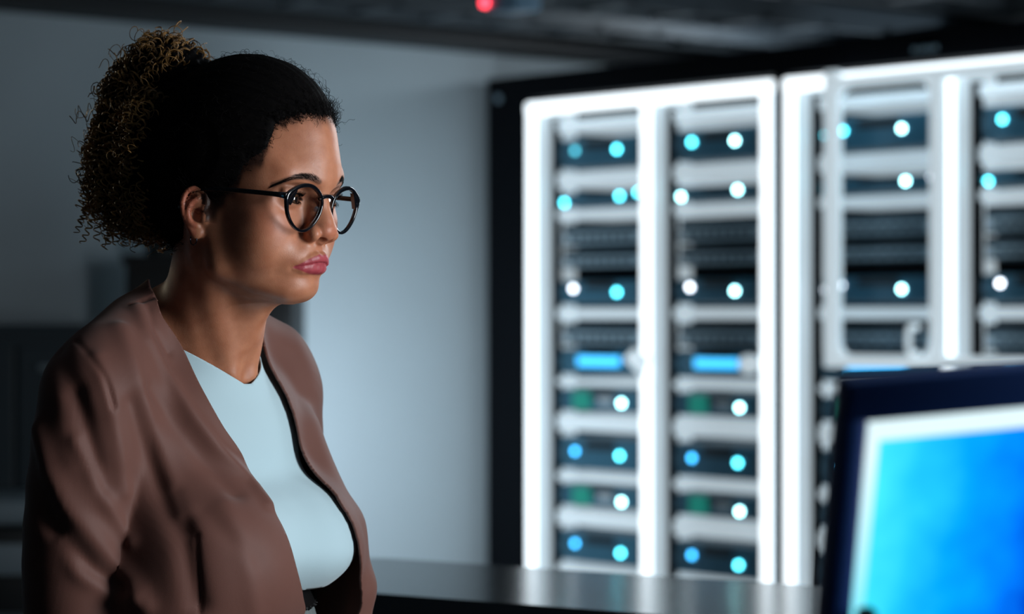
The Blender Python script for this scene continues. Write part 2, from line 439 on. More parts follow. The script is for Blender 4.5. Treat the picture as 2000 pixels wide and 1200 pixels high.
for xx in (-0.24, 0.20):
    for yy in (-0.03, 0.43):
        MB().box((xx-0.015, yy-0.015, 0.05), (xx+0.015, yy+0.015, 0.57)).build('leg', M_DARK, cs); MB().cyl((xx-0.012, yy, 0.025), 0.025, 0.024, axis=0, n=16).build('wheel', M_DARK, cs)
# plant on the black cabinet
pl = empty('potted_plant', px(318, 498, 7.0)); tag(pl, 'dark green leafy pot plant on the black cabinet behind her ponytail', 'plant')
M_LEAF = mat('leaf', S(30, 62, 34), 0.5, noise=(30, 0.4)); M_POT = mat('pot', S(34, 44, 46), 0.5)
MB().cyl((0, 0, 0), 0.045, 0.09, axis=2, n=20, r2=0.06).build('pot', M_POT, pl, True)
for k in range(22):
    a = k*2.4; L = 0.10+0.05*rng.random(); tl = 0.5+0.6*rng.random(); base = np.array([0.02*math.cos(a), 0.02*math.sin(a), 0.085])
    rows = 7; Vv = []; Ff = []
    for i in range(rows):
        t = i/(rows-1); c = base+np.array([math.cos(a), math.sin(a), 0])*L*t*math.cos(tl*(0.6+0.4*t))*1.0+np.array([0, 0, L*t*math.sin(tl)*(1-0.35*t)])
        wv = 0.022*math.sin(math.pi*min(t*0.95+0.05, 1))**0.7; sd = np.array([-math.sin(a), math.cos(a), 0])
        Vv += [c-sd*wv, c+np.array([0, 0, -0.004]), c+sd*wv]
    for i in range(rows-1): Ff += [(3*i, 3*i+1, 3*i+4, 3*i+3), (3*i+1, 3*i+2, 3*i+5, 3*i+4)]
    lf = mesh_obj('leaf', Vv, Ff, M_LEAF, pl, True); lf.modifiers.new('thickness', 'SOLIDIFY').thickness = 0.001
# ------------------------------------------------------------------ server racks
M_RBLACK = mat('rack_black', S(4, 7, 14), 0.6, spec=0.12, bump=(400, 0.05)); M_RWHITE = mat('rack_white_powder_coat', S(214, 224, 230), 0.5)
M_STRIP = mat('led_strip', S(240, 248, 255), 0.4, emit=((0.86, 0.95, 1.0, 1), 1.9))
M_SBODY = mat('server_body', S(28, 52, 64), 0.45, metal=0.3); M_SFACE = mat('server_face', S(58, 116, 142), 0.35, metal=0.2, noise=(60, 0.3))
M_SGREY = mat('switch_face', S(160, 186, 200), 0.4, metal=0.3); M_VENT = mat('vent_grille', S(12, 22, 30), 0.6); M_BTN = mat('grey_button', S(210, 222, 230), 0.4)
M_SHELF = mat('white_shelf_baked_light', S(190, 204, 212), 0.5, emit=((0.78, 0.92, 1.0, 1), 0.48)); M_DOOR = mat('white_part_baked_light', S(214, 226, 232), 0.4, emit=((0.78, 0.92, 1.0, 1), 0.60))  # emission stands in for strip light falling on these white parts
M_CY = mat('cyan_led', S(90, 225, 245), 0.3, emit=((0.10, 0.78, 0.95, 1), 13.0)); M_CYW = mat('bright_cyan_led', S(200, 245, 255), 0.3, emit=((0.42, 0.96, 1.0, 1), 17.0))
M_BLU = mat('blue_led', S(60, 170, 235), 0.3, emit=((0.045, 0.42, 0.86, 1), 9.0)); M_WL = mat('white_led', S(235, 240, 250), 0.3, emit=((0.8, 0.86, 0.95, 1), 9.0))
M_TEAL = mat('dim_teal_led', S(60, 150, 175), 0.3, emit=((0.06, 0.36, 0.46, 1), 7.0))
M_BAR = mat('blue_light_bar', S(60, 170, 240), 0.3, emit=((0.05, 0.48, 0.95, 1), 1.9)); M_GRN = mat('green_panel', S(14, 120, 104), 0.4, emit=((0.0, 0.22, 0.17, 1), 0.55))
LEDM = {'c': M_CY, 'w': M_CYW, 'b': M_BLU, 'o': M_WL, 't': M_TEAL}
YB = 7.68
def zy(y): return CAM_H+(HORIZON-y)/FPX*YB          # heights read off the first bay
ZTOP = 2.05; ZLED = 1.944
BAYS = [(0.245, 0.708), (0.757, 1.192), (1.33, 1.84), (1.89, 2.33), (2.44, 2.90)]
BAYN = ['first', 'second', 'third', 'fourth', 'fifth']
POSTS = {0: [(0.197, 0.245), (0.708, 0.757), (1.192, 1.240)], 1: [(1.281, 1.33), (1.84, 1.89), (2.33, 2.38)], 2: [(2.40, 2.44), (2.90, 2.95)]}
SPAN = {0: (0.0, 1.262), 1: (1.264, 2.388), 2: (2.39, 3.2)}
SHELVES = [(224, 250), (328, 362), (403, 426), (600, 626), (740, 758), (812, 848), (928, 949), (1003, 1037), (1114, 1134), (1190, 1225)]
def rbox(lo, hi, bev=0.0): return MB().box(lo, hi, bev)
RACKLAB = ['black server cabinet with white light posts, leftmost of the row, beside the grey wall', 'black server cabinet behind the monitor, with a white framed glass door', 'black server cabinet at the near end of the row, beyond the right edge']
def place(o, s_, d, z):
    o.location = rk(s_, d, z); o.rotation_euler = (0, 0, RZ_ROOM); return o
for r in (0, 1, 2):
    s0, s1 = SPAN[r]
    R_ = place(empty('server_rack'), s0, 0, 0); tag(R_, RACKLAB[r], 'server rack', 'server racks'); wd = s1-s0
    p0 = POSTS[r][0][0]-s0; pe = POSTS[r][-1][1]-s0
    rbox((0, 0.0, 0.0), (p0, 0.9, ZTOP), 0.004).build('side_panel', M_RBLACK, R_) if r == 0 else rbox((0, 0.0, 0.0), (p0, 0.9, ZTOP)).build('side_panel', M_RBLACK, R_)
    rbox((pe, 0.0, 0.0), (wd, 0.9, ZTOP)).build('side_panel', M_RBLACK, R_)
    rbox((p0, 0.0, ZLED+0.03), (pe, 0.9, ZTOP)).build('top_panel', M_RBLACK, R_); rbox((p0, 0.86, 0.0), (pe, 0.9, ZLED)).build('back_panel', M_RBLACK, R_)
    rbox((p0, 0.0, 0.0), (pe, 0.88, 0.14)).build('plinth', M_RBLACK, R_)
    lb = rbox((p0, -0.012, ZLED-0.018), (pe, 0.03, ZLED+0.018), 0.008).build('light_strip', M_STRIP, R_)
    for (a, b) in POSTS[r]:
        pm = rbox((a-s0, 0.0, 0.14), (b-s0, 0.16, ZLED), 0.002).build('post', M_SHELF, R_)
        rbox((a-s0+0.008, -0.014, 0.16), (b-s0-0.008, 0.0, ZLED), 0.005).build('light_strip', M_STRIP, R_)
    for bi, (a, b) in enumerate(BAYS):
        if not (s0 <= a and b <= s1): continue
        for (y0, y1) in SHELVES:
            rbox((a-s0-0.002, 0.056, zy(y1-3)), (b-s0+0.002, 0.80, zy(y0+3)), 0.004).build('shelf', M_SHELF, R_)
        # slotted rails on both sides of the bay
        for xx in (a-s0+0.004, b-s0-0.026):
            rbox((xx, 0.05, 0.16), (xx+0.022, 0.075, ZLED-0.03)).build('mounting_rail', M_RBLACK, R_)
    if r == 1:   # framed door in front of the upper part of the bays
        D = MB(); x0, x1 = 1.478-s0, 2.36-s0; zb = 1.165
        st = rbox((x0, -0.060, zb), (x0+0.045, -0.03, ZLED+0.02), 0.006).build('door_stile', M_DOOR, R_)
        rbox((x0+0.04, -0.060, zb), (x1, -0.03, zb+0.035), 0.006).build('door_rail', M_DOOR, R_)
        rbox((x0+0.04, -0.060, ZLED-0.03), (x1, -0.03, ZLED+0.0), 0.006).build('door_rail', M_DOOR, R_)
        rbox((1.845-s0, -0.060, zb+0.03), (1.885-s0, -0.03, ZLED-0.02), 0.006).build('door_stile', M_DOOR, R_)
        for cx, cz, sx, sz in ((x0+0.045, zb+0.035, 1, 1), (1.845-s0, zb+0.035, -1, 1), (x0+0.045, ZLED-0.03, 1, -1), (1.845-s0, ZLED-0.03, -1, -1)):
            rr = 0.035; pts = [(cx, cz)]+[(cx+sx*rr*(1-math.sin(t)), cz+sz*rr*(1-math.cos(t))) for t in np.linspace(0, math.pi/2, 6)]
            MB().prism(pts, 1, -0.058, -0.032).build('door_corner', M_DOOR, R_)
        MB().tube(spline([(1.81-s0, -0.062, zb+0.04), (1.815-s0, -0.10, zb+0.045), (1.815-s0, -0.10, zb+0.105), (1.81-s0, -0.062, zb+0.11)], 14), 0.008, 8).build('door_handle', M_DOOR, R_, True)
        rbox((x0+0.045, -0.048, zb+0.035), (1.845-s0, -0.044, ZLED-0.03)).build('door_glass', M_LENS, R_)
        # worn maker's plate on the header, its marks too blurred to read
        pt = rbox((1.742-s0, -0.006, 1.992), (1.835-s0, 0.0, 2.016), 0.002).build('header_plate', M_RBLACK, R_)
        for k, (u0, u1) in enumerate(((0.004, 0.018), (0.026, 0.034), (0.040, 0.052), (0.056, 0.068), (0.072, 0.088))):
            rbox((1.742-s0+u0, -0.009, 1.996), (1.742-s0+u1, -0.005, 2.010-0.003*(k % 2))).build('plate_mark', M_SGREY, pt)
    if r == 0: MB().cyl((0.06, -0.006, 1.985), 0.012, 0.008, axis=1, n=20).build('lock', M_SGREY, R_)

# servers: every one its own thing, slid between the rails
def led(parent, x, z, kind, r=0.0085):
    return MB().cyl((x, -0.004, z), r, 0.006, axis=1, n=18).build('led', LEDM[kind], parent)
UNITS = [  # top, bottom (photo rows in the first bay), kind, leds [(fraction, row, colour)]
    (262, 325, 'big', [(0.24, 288, 't'), (0.70, 291, 'c')], 'two round lights near the top'),
    (370, 401, 'thin', [(0.12, 391, 'c'), (0.73, 383, 'c'), (0.93, 378, 'c')], 'thin with cyan lights at both ends'),
    (430, 480, 'slim', [], 'upper of two slim grey ones'),
    (482, 524, 'slim', [], 'lower of two slim grey ones'),
    (545, 596, 'big', [(0.22, 563, 'o'), (0.70, 571, 'c')], 'one white and one cyan light'),
    (630, 677, 'slim', [], 'slim grey above the blue light bar'),
    (681, 736, 'bar', [], 'long glowing blue light bar'),
    (761, 809, 'green', [(0.75, 788, 'w')], 'upper one with a green panel'),
    (856, 925, 'plain', [(0.24, 887, 'b'), (0.73, 891, 'c')], 'blue and cyan lights, between two green panels'),
    (951, 999, 'green', [(0.75, 981, 'w')], 'lower one with a green panel'),
    (1043, 1110, 'plain', [(0.24, 1071, 'b'), (0.74, 1081, 'c')], 'blue and cyan lights above console edge'),
    (1137, 1186, 'green', [(0.75, 1162, 'w')], 'bottom one with a green panel'),
]
VAR = {1: {0: 'cw', 1: 'ccw'}, }
for bi, (a, b) in enumerate(BAYS[:4]):
    wdt = b-a-0.056
    for ui, (y0, y1, kind, leds, desc) in enumerate(UNITS):
        if bi >= 2 and y0 > 1130: continue
        z0, z1 = zy(y1), zy(y0); h = z1-z0
        nm = {'slim': 'network_switch'}.get(kind, 'rack_server')
        e = place(empty(nm), a+0.028, 0.062, z0)
        col = 'grey' if kind == 'slim' else 'dark blue-black'
        tag(e, '%s in %s rack bay from left, %s' % ('switch' if kind == 'slim' else 'server', BAYN[bi], desc), 'switch' if kind == 'slim' else 'server', 'rack servers' if kind != 'slim' else 'network switches')
        rbox((0, 0.02, 0.002), (wdt, 0.70, h-0.002)).build('chassis', M_SBODY, e)
        if kind == 'slim':
            rbox((0.012, 0.0, h*0.12), (wdt-0.01, 0.022, h*0.60), 0.004).build('face_plate', M_SGREY, e)
            for k in range(8):
                rbox((0.05+k*wdt*0.09, -0.002, h*0.22), (0.05+k*wdt*0.09+wdt*0.06, 0.001, h*0.45)).build('port', M_VENT, e)
            MB().cyl((0.03, -0.006, h*0.36), 0.010, 0.008, axis=1, n=14).build('knob', M_BTN, e); MB().cyl((wdt-0.03, -0.006, h*0.36), 0.010, 0.008, axis=1, n=14).build('knob', M_BTN, e)
        else:
            rbox((0.0, 0.0, 0.004), (wdt, 0.022, h-0.004), 0.006).build('face_plate', M_SFACE, e)
            rbox((wdt*0.30, -0.003, h*0.62), (wdt*0.62, 0.001, h*0.88)).build('vent', M_VENT, e)
            for xx in (0.012, wdt-0.028):
                MB().tube(spline([(xx+0.008, 0.002, h*0.18), (xx+0.008, -0.02, h*0.26), (xx+0.008, -0.02, h*0.74), (xx+0.008, 0.002, h*0.82)], 10), 0.005, 6).build('handle', M_SBODY, e, True)
        if kind == 'bar':
            rbox((wdt*0.22, -0.007, h*0.36), (wdt*0.68, 0.0, h*0.70), 0.007).build('light_bar', M_BAR, e)
        if kind == 'green':
            rbox((wdt*0.16, -0.006, h*0.12), (wdt*0.36, 0.0, h*0.88), 0.004).build('green_panel', M_GRN, e)
            rbox((wdt*0.44, -0.006, h*0.38), (wdt*0.60, 0.0, h*0.64), 0.005).build('button', M_BTN, e)
        for li, (fx, yy, cc) in enumerate(leds):
            if bi == 1 and kind in ('big', 'thin') and cc in 'tc': cc = 'w' if (li == 1 or ui == 1) else 'c'
            if bi == 1 and li == 2: continue
            if bi >= 2 and cc in 'c' and li == 1: cc = 'w'
            if bi >= 2 and cc == 't': cc = 'c'
            if bi >= 2 and li == 2: cc = 'o'
            led(e, wdt*(fx-0.055), zy(yy)-z0, cc)
        if bi == 2 and kind == 'big': led(e, wdt*0.045, h*0.5, 'c' if ui == 0 else 'o', 0.007)
# paper tags hung on the posts, their brightness put in as emission
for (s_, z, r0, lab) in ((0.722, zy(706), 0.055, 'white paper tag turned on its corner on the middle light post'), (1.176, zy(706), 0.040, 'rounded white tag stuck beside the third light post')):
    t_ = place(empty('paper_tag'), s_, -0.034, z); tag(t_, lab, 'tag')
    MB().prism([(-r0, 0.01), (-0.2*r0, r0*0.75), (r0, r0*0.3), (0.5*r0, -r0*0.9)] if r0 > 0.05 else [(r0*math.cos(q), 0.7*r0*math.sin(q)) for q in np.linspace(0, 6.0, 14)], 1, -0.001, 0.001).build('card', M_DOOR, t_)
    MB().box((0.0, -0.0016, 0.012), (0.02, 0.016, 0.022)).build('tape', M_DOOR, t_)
# ------------------------------------------------------------------ console desk, monitor and its table
M_TOP = mat('satin_black_laminate', S(20, 25, 29), 0.15, spec=0.6, noise=(30, 0.1)); M_CON = mat('navy_panel', S(8, 14, 28), 0.5)
A0 = px(752, 1090, 3.96); ex = np.array([0.83, -0.558, 0.0]); HT = 0.93
ds = empty('console_desk', (A0[0]-0.04, A0[1], 0), math.atan2(ex[1], ex[0])); tag(ds, 'dark console desk with a satin top in front of the racks, bottom centre', 'desk')
r_ = 0.07
def rounded(x0, y0, x1, y1, r, n=7):
    out = []
    for cx, cy, a in ((x1-r, y1-r, 0), (x0+r, y1-r, 90), (x0+r, y0+r, 180), (x1-r, y0+r, 270)):
        out += [(cx+r*math.cos(math.radians(a+90*i/(n-1))), cy+r*math.sin(math.radians(a+90*i/(n-1)))) for i in range(n)]
    return out
MB().prism(rounded(0, -0.41, 1.9, 0, r_), 2, HT-0.03, HT).build('top', M_TOP, ds)
MB().prism(rounded(0.004, -0.406, 1.896, -0.004, r_), 2, HT-0.16, HT-0.03).build('apron', M_CON, ds)
MB().box((0.06, -0.36, 0.10), (1.84, -0.04, HT-0.16)).build('body', M_CON, ds); MB().box((0.10, -0.32, 0), (1.80, -0.08, 0.10)).build('plinth', M_RBLACK, ds)

M_BEZ = mat('monitor_bezel', S(24, 62, 128), 0.32, spec=0.5)  # screen glare on the black bezel is painted in as blue base colour
def screen_material():
    m = bpy.data.materials.new('lit_screen'); m.use_nodes = True; nt = m.node_tree; nt.nodes.clear(); N = nt.nodes.new; L = nt.links.new
    o = N('ShaderNodeOutputMaterial'); e = N('ShaderNodeEmission'); L(e.outputs[0], o.inputs[0]); tc = N('ShaderNodeTexCoord'); sp = N('ShaderNodeSeparateXYZ'); L(tc.outputs['Object'], sp.inputs[0])
    def mth(op, a, b=None, c=None):
        n = N('ShaderNodeMath'); n.operation = op
        for i, v in enumerate((a, b, c)):
            if v is None: continue
            if isinstance(v, (int, float)): n.inputs[i].default_value = v
            else: L(v, n.inputs[i])
        return n.outputs[0]
    x, z = sp.outputs['X'], sp.outputs['Z']
    nz = N('ShaderNodeTexNoise'); nz.inputs['Scale'].default_value = 22; nz.inputs['Detail'].default_value = 2; L(tc.outputs['Object'], nz.inputs['Vector'])
    # picture on the screen: cyan on the left, deep blue on the right, faint panels; a pale window border along the top and left
    gm = mth('ADD', mth('MULTIPLY', mth('ADD', x, mth('MULTIPLY', z, -0.12)), 6.4), mth('MULTIPLY', mth('SUBTRACT', nz.outputs['Fac'], 0.5), 0.45))
    g = mth('PINGPONG', gm, 1.0)
    cr = N('ShaderNodeValToRGB'); el = cr.color_ramp.elements
    el[0].position = 0.06; el[0].color = S(70, 236, 255); el[1].position = 1.0; el[1].color = S(0, 40, 140)
    for p, c in ((0.28, S(36, 202, 255)), (0.50, S(4, 166, 255)), (0.72, S(2, 128, 255)), (0.88, S(0, 78, 214))):
        q = el.new(p); q.color = c
    L(g, cr.inputs[0])
    bl = N('ShaderNodeMapRange'); bl.inputs['From Min'].default_value = 0.0095; bl.inputs['From Max'].default_value = 0.0105; L(x, bl.inputs['Value'])
    bt = N('ShaderNodeMapRange'); bt.inputs['From Min'].default_value = -0.0135; bt.inputs['From Max'].default_value = -0.0125; L(z, bt.inputs['Value'])
    inside = mth('MULTIPLY', bl.outputs[0], mth('SUBTRACT', 1.0, bt.outputs[0]))
    # border: white at the top, tending to cyan lower down
    bc = N('ShaderNodeMapRange'); bc.inputs['From Min'].default_value = -0.13; bc.inputs['From Max'].default_value = -0.02; L(z, bc.inputs['Value'])
    bm_ = N('ShaderNodeMix'); bm_.data_type = 'RGBA'; L(bc.outputs[0], bm_.inputs[0]); bm_.inputs[6].default_value = S(120, 236, 255); bm_.inputs[7].default_value = S(226, 250, 255)
    mx = N('ShaderNodeMix'); mx.data_type = 'RGBA'; L(inside, mx.inputs[0]); L(bm_.outputs[2], mx.inputs[6]); L(cr.outputs[0], mx.inputs[7])
    L(mx.outputs[2], e.inputs[0]); e.inputs[1].default_value = 1.1
    return m
MY = 1.50; TL = px(1690, 822, MY)
MR = Matrix.Rotation(math.radians(22), 4, 'Z') @ Matrix.Rotation(math.radians(17), 4, 'X') @ Matrix.Rotation(math.radians(-4), 4, 'Y')
mn = empty('monitor', TL); mn.rotation_euler = MR.to_euler(); tag(mn, 'black framed monitor with a bright blue screen in the lower right', 'monitor')
SW, SH = 0.50, 0.30; BL, BT = 0.0165, 0.0265
fr = MB().box((-BL, -0.006, 0), (SW+BL, 0.012, BT), 0.004).build('bezel', M_BEZ, mn, True)
MB().box((-BL, -0.006, -SH-BT), (0, 0.012, 0.004), 0.003).build('bezel', M_BEZ, mn, True)
MB().box((SW, -0.006, -SH-BT), (SW+BL, 0.012, 0.004), 0.003).build('bezel', M_BEZ, mn, True)
MB().box((-BL, -0.006, -SH-BT), (SW+BL, 0.012, -SH), 0.003).build('bezel', M_BEZ, mn, True)
MB().box((0, -0.001, -SH), (SW, 0.004, 0)).build('screen', screen_material(), mn)
MB().box((0.04, 0.012, -SH+0.02), (SW-0.04, 0.045, -0.03), 0.012).build('back_shell', M_BEZ, mn, True)
MB().box((0.004, -0.012, -SH+0.168), (0.014, -0.002, -SH+0.182), 0.002).build('clip', M_RBLACK, mn)
MB().box((SW/2-0.04, 0.05, -SH*0.75), (SW/2+0.04, 0.075, -SH*0.45), 0.005).build('mount', M_BEZ, mn)
# the stand leans so that its foot is flat on the table
sb = np.array((Matrix.Translation(Vector(TL)) @ MR) @ Vector((SW/2, 0.085, -SH*0.6)))
TH = 0.74
sd_ = MB().box((sb[0]-0.025, sb[1]-0.012, TH+0.02), (sb[0]+0.025, sb[1]+0.012, sb[2]), 0.006).box((sb[0]-0.12, sb[1]-0.10, TH), (sb[0]+0.12, sb[1]+0.10, TH+0.018), 0.006)
so = mesh_obj('stand', sd_.v, sd_.f, M_BEZ); so.parent = mn; so.matrix_parent_inverse = (Matrix.Translation(Vector(TL)) @ MR).inverted()
wt = empty('work_table', (sb[0], sb[1], 0)); tag(wt, 'plain dark work table below the frame carrying the monitor', 'table')
MB().box((-0.55, -0.30, TH-0.03), (0.75, 0.35, TH), 0.004).build('tabletop', M_TOP, wt)
for xx in (-0.50, 0.70):
    for yy in (-0.26, 0.31): MB().box((xx-0.02, yy-0.02, 0), (xx+0.02, yy+0.02, TH-0.03)).build('leg', M_RBLACK, wt)
# ------------------------------------------------------------------ the person: frames
YAW_H, PITCH_H, ROLL_H = 58.5, 7.0, 0.0
R_H = rot('z', YAW_H) @ rot('z', 180) @ rot('x', -PITCH_H) @ rot('y', ROLL_H)   # head frame: x her left, y forward, z up
O_H = px(480, 408, 2.56)
YAW_T, LEAN_T = 57.0, 5.0
R_T = rot('z', YAW_T) @ rot('z', 180) @ rot('x', -LEAN_T)
O_T = px(388, 655, 2.61)
h2w = lambda p: O_H + (np.asarray(p, float)/1000.0) @ R_H.T
w2h = lambda p: ((np.asarray(p, float)-O_H) @ R_H)*1000.0
t2w = lambda p: O_T + (np.asarray(p, float)/1000.0) @ R_T.T
w2t = lambda p: ((np.asarray(p, float)-O_T) @ R_T)*1000.0
t2h = lambda p: w2h(t2w(p))
RTH = R_H.T @ R_T                         # torso axes seen in the head frame

EYE = np.array([31.0, 71.0, 17.0]); EYE_R = 12.2
def both(f):
    for s_ in (-1, 1): f(s_)

def head_field(G):
    # skull
    G.ell((0, 16, 56), (58, 81, 87), k=1)
    G.ell((0, -12, 56), (71, 80, 88), k=24)
    G.ell((0, -30, 44), (69, 66, 70), k=20)
    # face: horizontal sections from the brow to the chin
    zt = [-86, -80, -73, -66, -60, -53, -40, -22, -5, 6, 16, 28, 40, 52, 66, 80]
    yf = pchip(zt, [63, 74, 79, 81, 82, 84, 87, 87, 84, 82, 84, 88, 94, 95, 86, 66])
    wf = pchip(zt, [14, 25, 33, 40, 46, 50, 54, 57, 60, 62, 61, 59, 57, 54, 44, 30])
    yc = pchip(zt, [46, 44, 38, 30, 24, 20, 14, 10, 10, 12, 14, 14, 14, 14, 14, 14])
    def face(X, Y, Z):
        z = Z.ravel(); f, w, c = (q(z)[None, None] for q in (yf, wf, yc))
        a = np.where(Y > c, f-c, 70.0); p = 2.05
        F = ((np.abs(X)/w)**p+(np.abs(Y-c)/a)**p)**(1/p)
        d = (F-1)*np.minimum(w, a)*0.9
        return np.maximum(np.maximum(d, Z-80), -86-Z)
    G.op(face, (-75, -70, -96), (75, 110, 84), 'u', 14)
    # chin and jaw
    G.ell((0, 71, -70), (17, 13, 12), k=12)
    both(lambda s_: G.cap((s_*13, 68, -75), (s_*49, 14, -56), 7, 10, k=12))
    both(lambda s_: G.cap((s_*50, 13, -56), (s_*58, 2, -10), 10, 9, k=12))
    G.ell((0, 45, -68), (34, 42, 14), k=16)
    # cheekbones, brow
    both(lambda s_: G.ell((s_*42, 59, -4), (17, 17, 14), k=24))
    both(lambda s_: G.ell((s_*45, 50, 36), (11, 22, 24), k=20))
    both(lambda s_: G.ell((s_*34, 54, -30), (17, 20, 22), k=20))
    both(lambda s_: G.cap((s_*9, 88, 36), (s_*38, 76, 40), 7, 6.5, k=16))
    both(lambda s_: G.gauss((s_*47, 60, -32), (13, 14, 15), 0.8))
    both(lambda s_: G.ell((s_*43, 34, -24), (15, 30, 30), k=26))
    # eye hollows
    both(lambda s_: G.gauss((s_*30, 86, 18), (12, 12, 9), -5.5))
    both(lambda s_: G.gauss((s_*16, 88, 17), (6, 9, 9), -4.0))
    # nose
    G.chain([(0, 87, 29), (0, 92, 12), (0, 97.5, -2), (0, 101.5, -11)], [5.5, 6.0, 7.2, 9.0], k=9)
    both(lambda s_: G.cap((s_*4.5, 86, 11), (s_*8.5, 92, -10), 5.5, 6, k=8))
    both(lambda s_: G.ell((s_*5.5, 101, -12), (6.5, 7.5, 7), k=5))
    both(lambda s_: G.ell((s_*14, 94.5, -15.5), (7, 10, 8), rot('z', -s_*18), k=3.2))
    G.cap((0, 103, -17.5), (0, 97, -22), 3.6, 4.2, k=4)
    both(lambda s_: G.ell((s_*7.2, 99.5, -21.5), (4.0, 6.6, 4.8), rot('z', s_*22), 's', 1.8))
    # muzzle and lips
    G.ell((0, 76, -41), (30, 19, 20), k=14)
    up = [(24.5, 84.0, -48.6), (17, 90.0, -44.4), (10.5, 93.6, -41.0), (5, 95.6, -39.0), (0, 95.8, -39.6)]
    lo = [(23, 84.5, -50.2), (16, 88.0, -50.6), (8.5, 91.0, -50.0), (0, 92.0, -49.8)]
    cr = [(25.5, 87.2, -49.8), (17.2, 94.2, -47.0), (9.3, 98.0, -44.7), (3, 99.6, -43.7), (0, 99.7, -43.9)]
    for s_ in (-1, 1):
        m = np.array([s_, 1, 1])
        G.chain([np.array(p)*m for p in up], [1.5, 3.0, 3.9, 4.2, 4.1], k=4.5)
        G.chain([np.array(p)*m for p in lo], [1.5, 3.2, 4.3, 4.8], k=4.5)
    for s_ in (-1, 1):
        m = np.array([s_, 1, 1])
        G.chain([np.array(p)*m for p in cr], [0.7, 0.7, 0.7, 0.7, 0.7], 's', 1.8)
        G.gauss(np.array([25.8, 85, -50])*m, (2.6, 4, 2.6), -1.2)
    G.gauss((0, 98, -29), (3.2, 6, 5), -1.2)
    G.gauss((0, 90, -59.0), (15, 10, 4.5), -1.6)
    both(lambda s_: G.gauss((s_*21, 88, -22), (4, 8, 9), -1.2, rot('y', -s_*30)))
    # eyelids: a shell round each eyeball, opened by an almond
    for s_ in (-1, 1):
        e = EYE*np.array([s_, 1, 1])
        G.ell(e, (EYE_R+1.9,)*3, k=5.0)
        G.cap(e+np.array([-s_*12, 10.5, 8.5]), e+np.array([s_*12.5, 7.5, 7.5]), 3.0, 3.2, k=5)   # fold above the upper lid
        def opening(X, Y, Z, e=e, s_=s_):
            u = (X-e[0])*s_                      # + towards the temple
            t = np.clip((u+14.5)/29.5, 0, 1)
            mid = -1.2+2.6*t
            hu = 5.0*np.maximum(np.sin(np.pi*t**0.85), 0)**0.8; hl = 4.6*np.maximum(np.sin(np.pi*t**1.15), 0)**0.85
            z = Z-e[2]-mid
            d = np.maximum(np.where(z > 0, z-hu, -z-hl), np.maximum(u-14.6, -14.4-u))
            return np.maximum(d, e[1]+2-Y)
        G.op(opening, e-np.array([16, 0, 9]), e+np.array([16, 22, 9]), 's', 1.0)
        G.gauss(e+np.array([0, 14.0, 8.3]), (11, 5, 1.0), -0.9)          # lid crease
        G.gauss(e+np.array([-s_*2, 11, -10.5]), (11, 5, 1.6), -0.7, rot('y', s_*8))
    # ears
    for s_ in (-1, 1):
        def E(b, u, out=0.0): return np.array([s_*(66+0.82*(b*0.42+out)), 3-b*0.72, u*0.78-7])
        G.ell(E(13, 3, 0), (4, 12, 20), rot('z', -s_*(-26)), k=5)
        hel = [(3, 4, 3), (-1, 14, 3), (2, 25, 2), (12, 31, 2), (23, 27, 3), (28, 14, 4), (26, -1, 4), (20, -14, 3), (14, -23, 2)]
        hp = spline([E(*q) for q in hel], 24)
        G.chain(hp, np.linspace(2.0, 2.4, 24), k=2)
        G.ell(E(8, -25, 3), (3.2, 6, 6), rot('z', s_*20), k=4)
        G.ell(E(16, 17, 5), (3.8, 4.4, 6), None, 's', 2.5)
        G.ell(E(9, -3, 6), (6.2, 7, 7.6), None, 's', 2.5)
        ah = spline([E(9, 19, 4), E(18, 10, 5), E(19.5, -2, 5), E(14, -14, 5), E(6, -16, 5)], 14)
        G.chain(ah, np.full(14, 2.0), k=2)
        G.ell(E(-1, -6, 4), (3.5, 4, 5.2), k=4)
    # neck
    nb = t2h((0, 5, -25))
    G.cap((0, -16, -22), nb, 50, 52, k=22)
    G.ell((0, 20, -58), (40, 40, 18), k=24)
    for s_ in (-1, 1):
        G.cap((s_*54, -14, -22), t2h((s_*13, 56, -30)), 11, 8, k=16)
    G.cap((0, 28, -74), t2h((0, 48, -14)), 17, 15, k=20)
    for s_ in (-1, 1):                                                      # trapezius, collar bones, shoulders
        G.cap(t2h((s_*28, -34, 10)), t2h((s_*112, -10, -44)), 30, 24, k=30)
        G.cap(t2h((s_*13, 54, -42)), t2h((s_*95, 16, -44)), 7, 7, k=18)
    G.ell(t2h((0, 8, -96)), (108, 58, 56), RTH, k=26)
    G.gauss(t2h((0, 74, -28)), (10, 12, 12), -5)

hx = np.concatenate([np.arange(-230, -84, 4.0), np.arange(-84, 84.1, 1.15), np.arange(88, 230, 4.0)])
hy = np.concatenate([np.arange(-190, -50, 3.0), np.arange(-50, 55, 1.6), np.arange(55, 126, 0.95)])
hz = np.concatenate([np.arange(-290, -100, 3.2), np.arange(-100, -60, 1.3), np.arange(-60, 50, 0.9), np.arange(50, 160, 2.0)])
GH = Grid(hx, hy, hz)
head_field(GH)
HP, HF = GH.skin(2)
# cut the bust off below the neckline (under the clothes)
zt_ = w2t(h2w(HP))
HPc, HFc = clip(HP, HF, zt_[:, 2]+135.0)[:2]
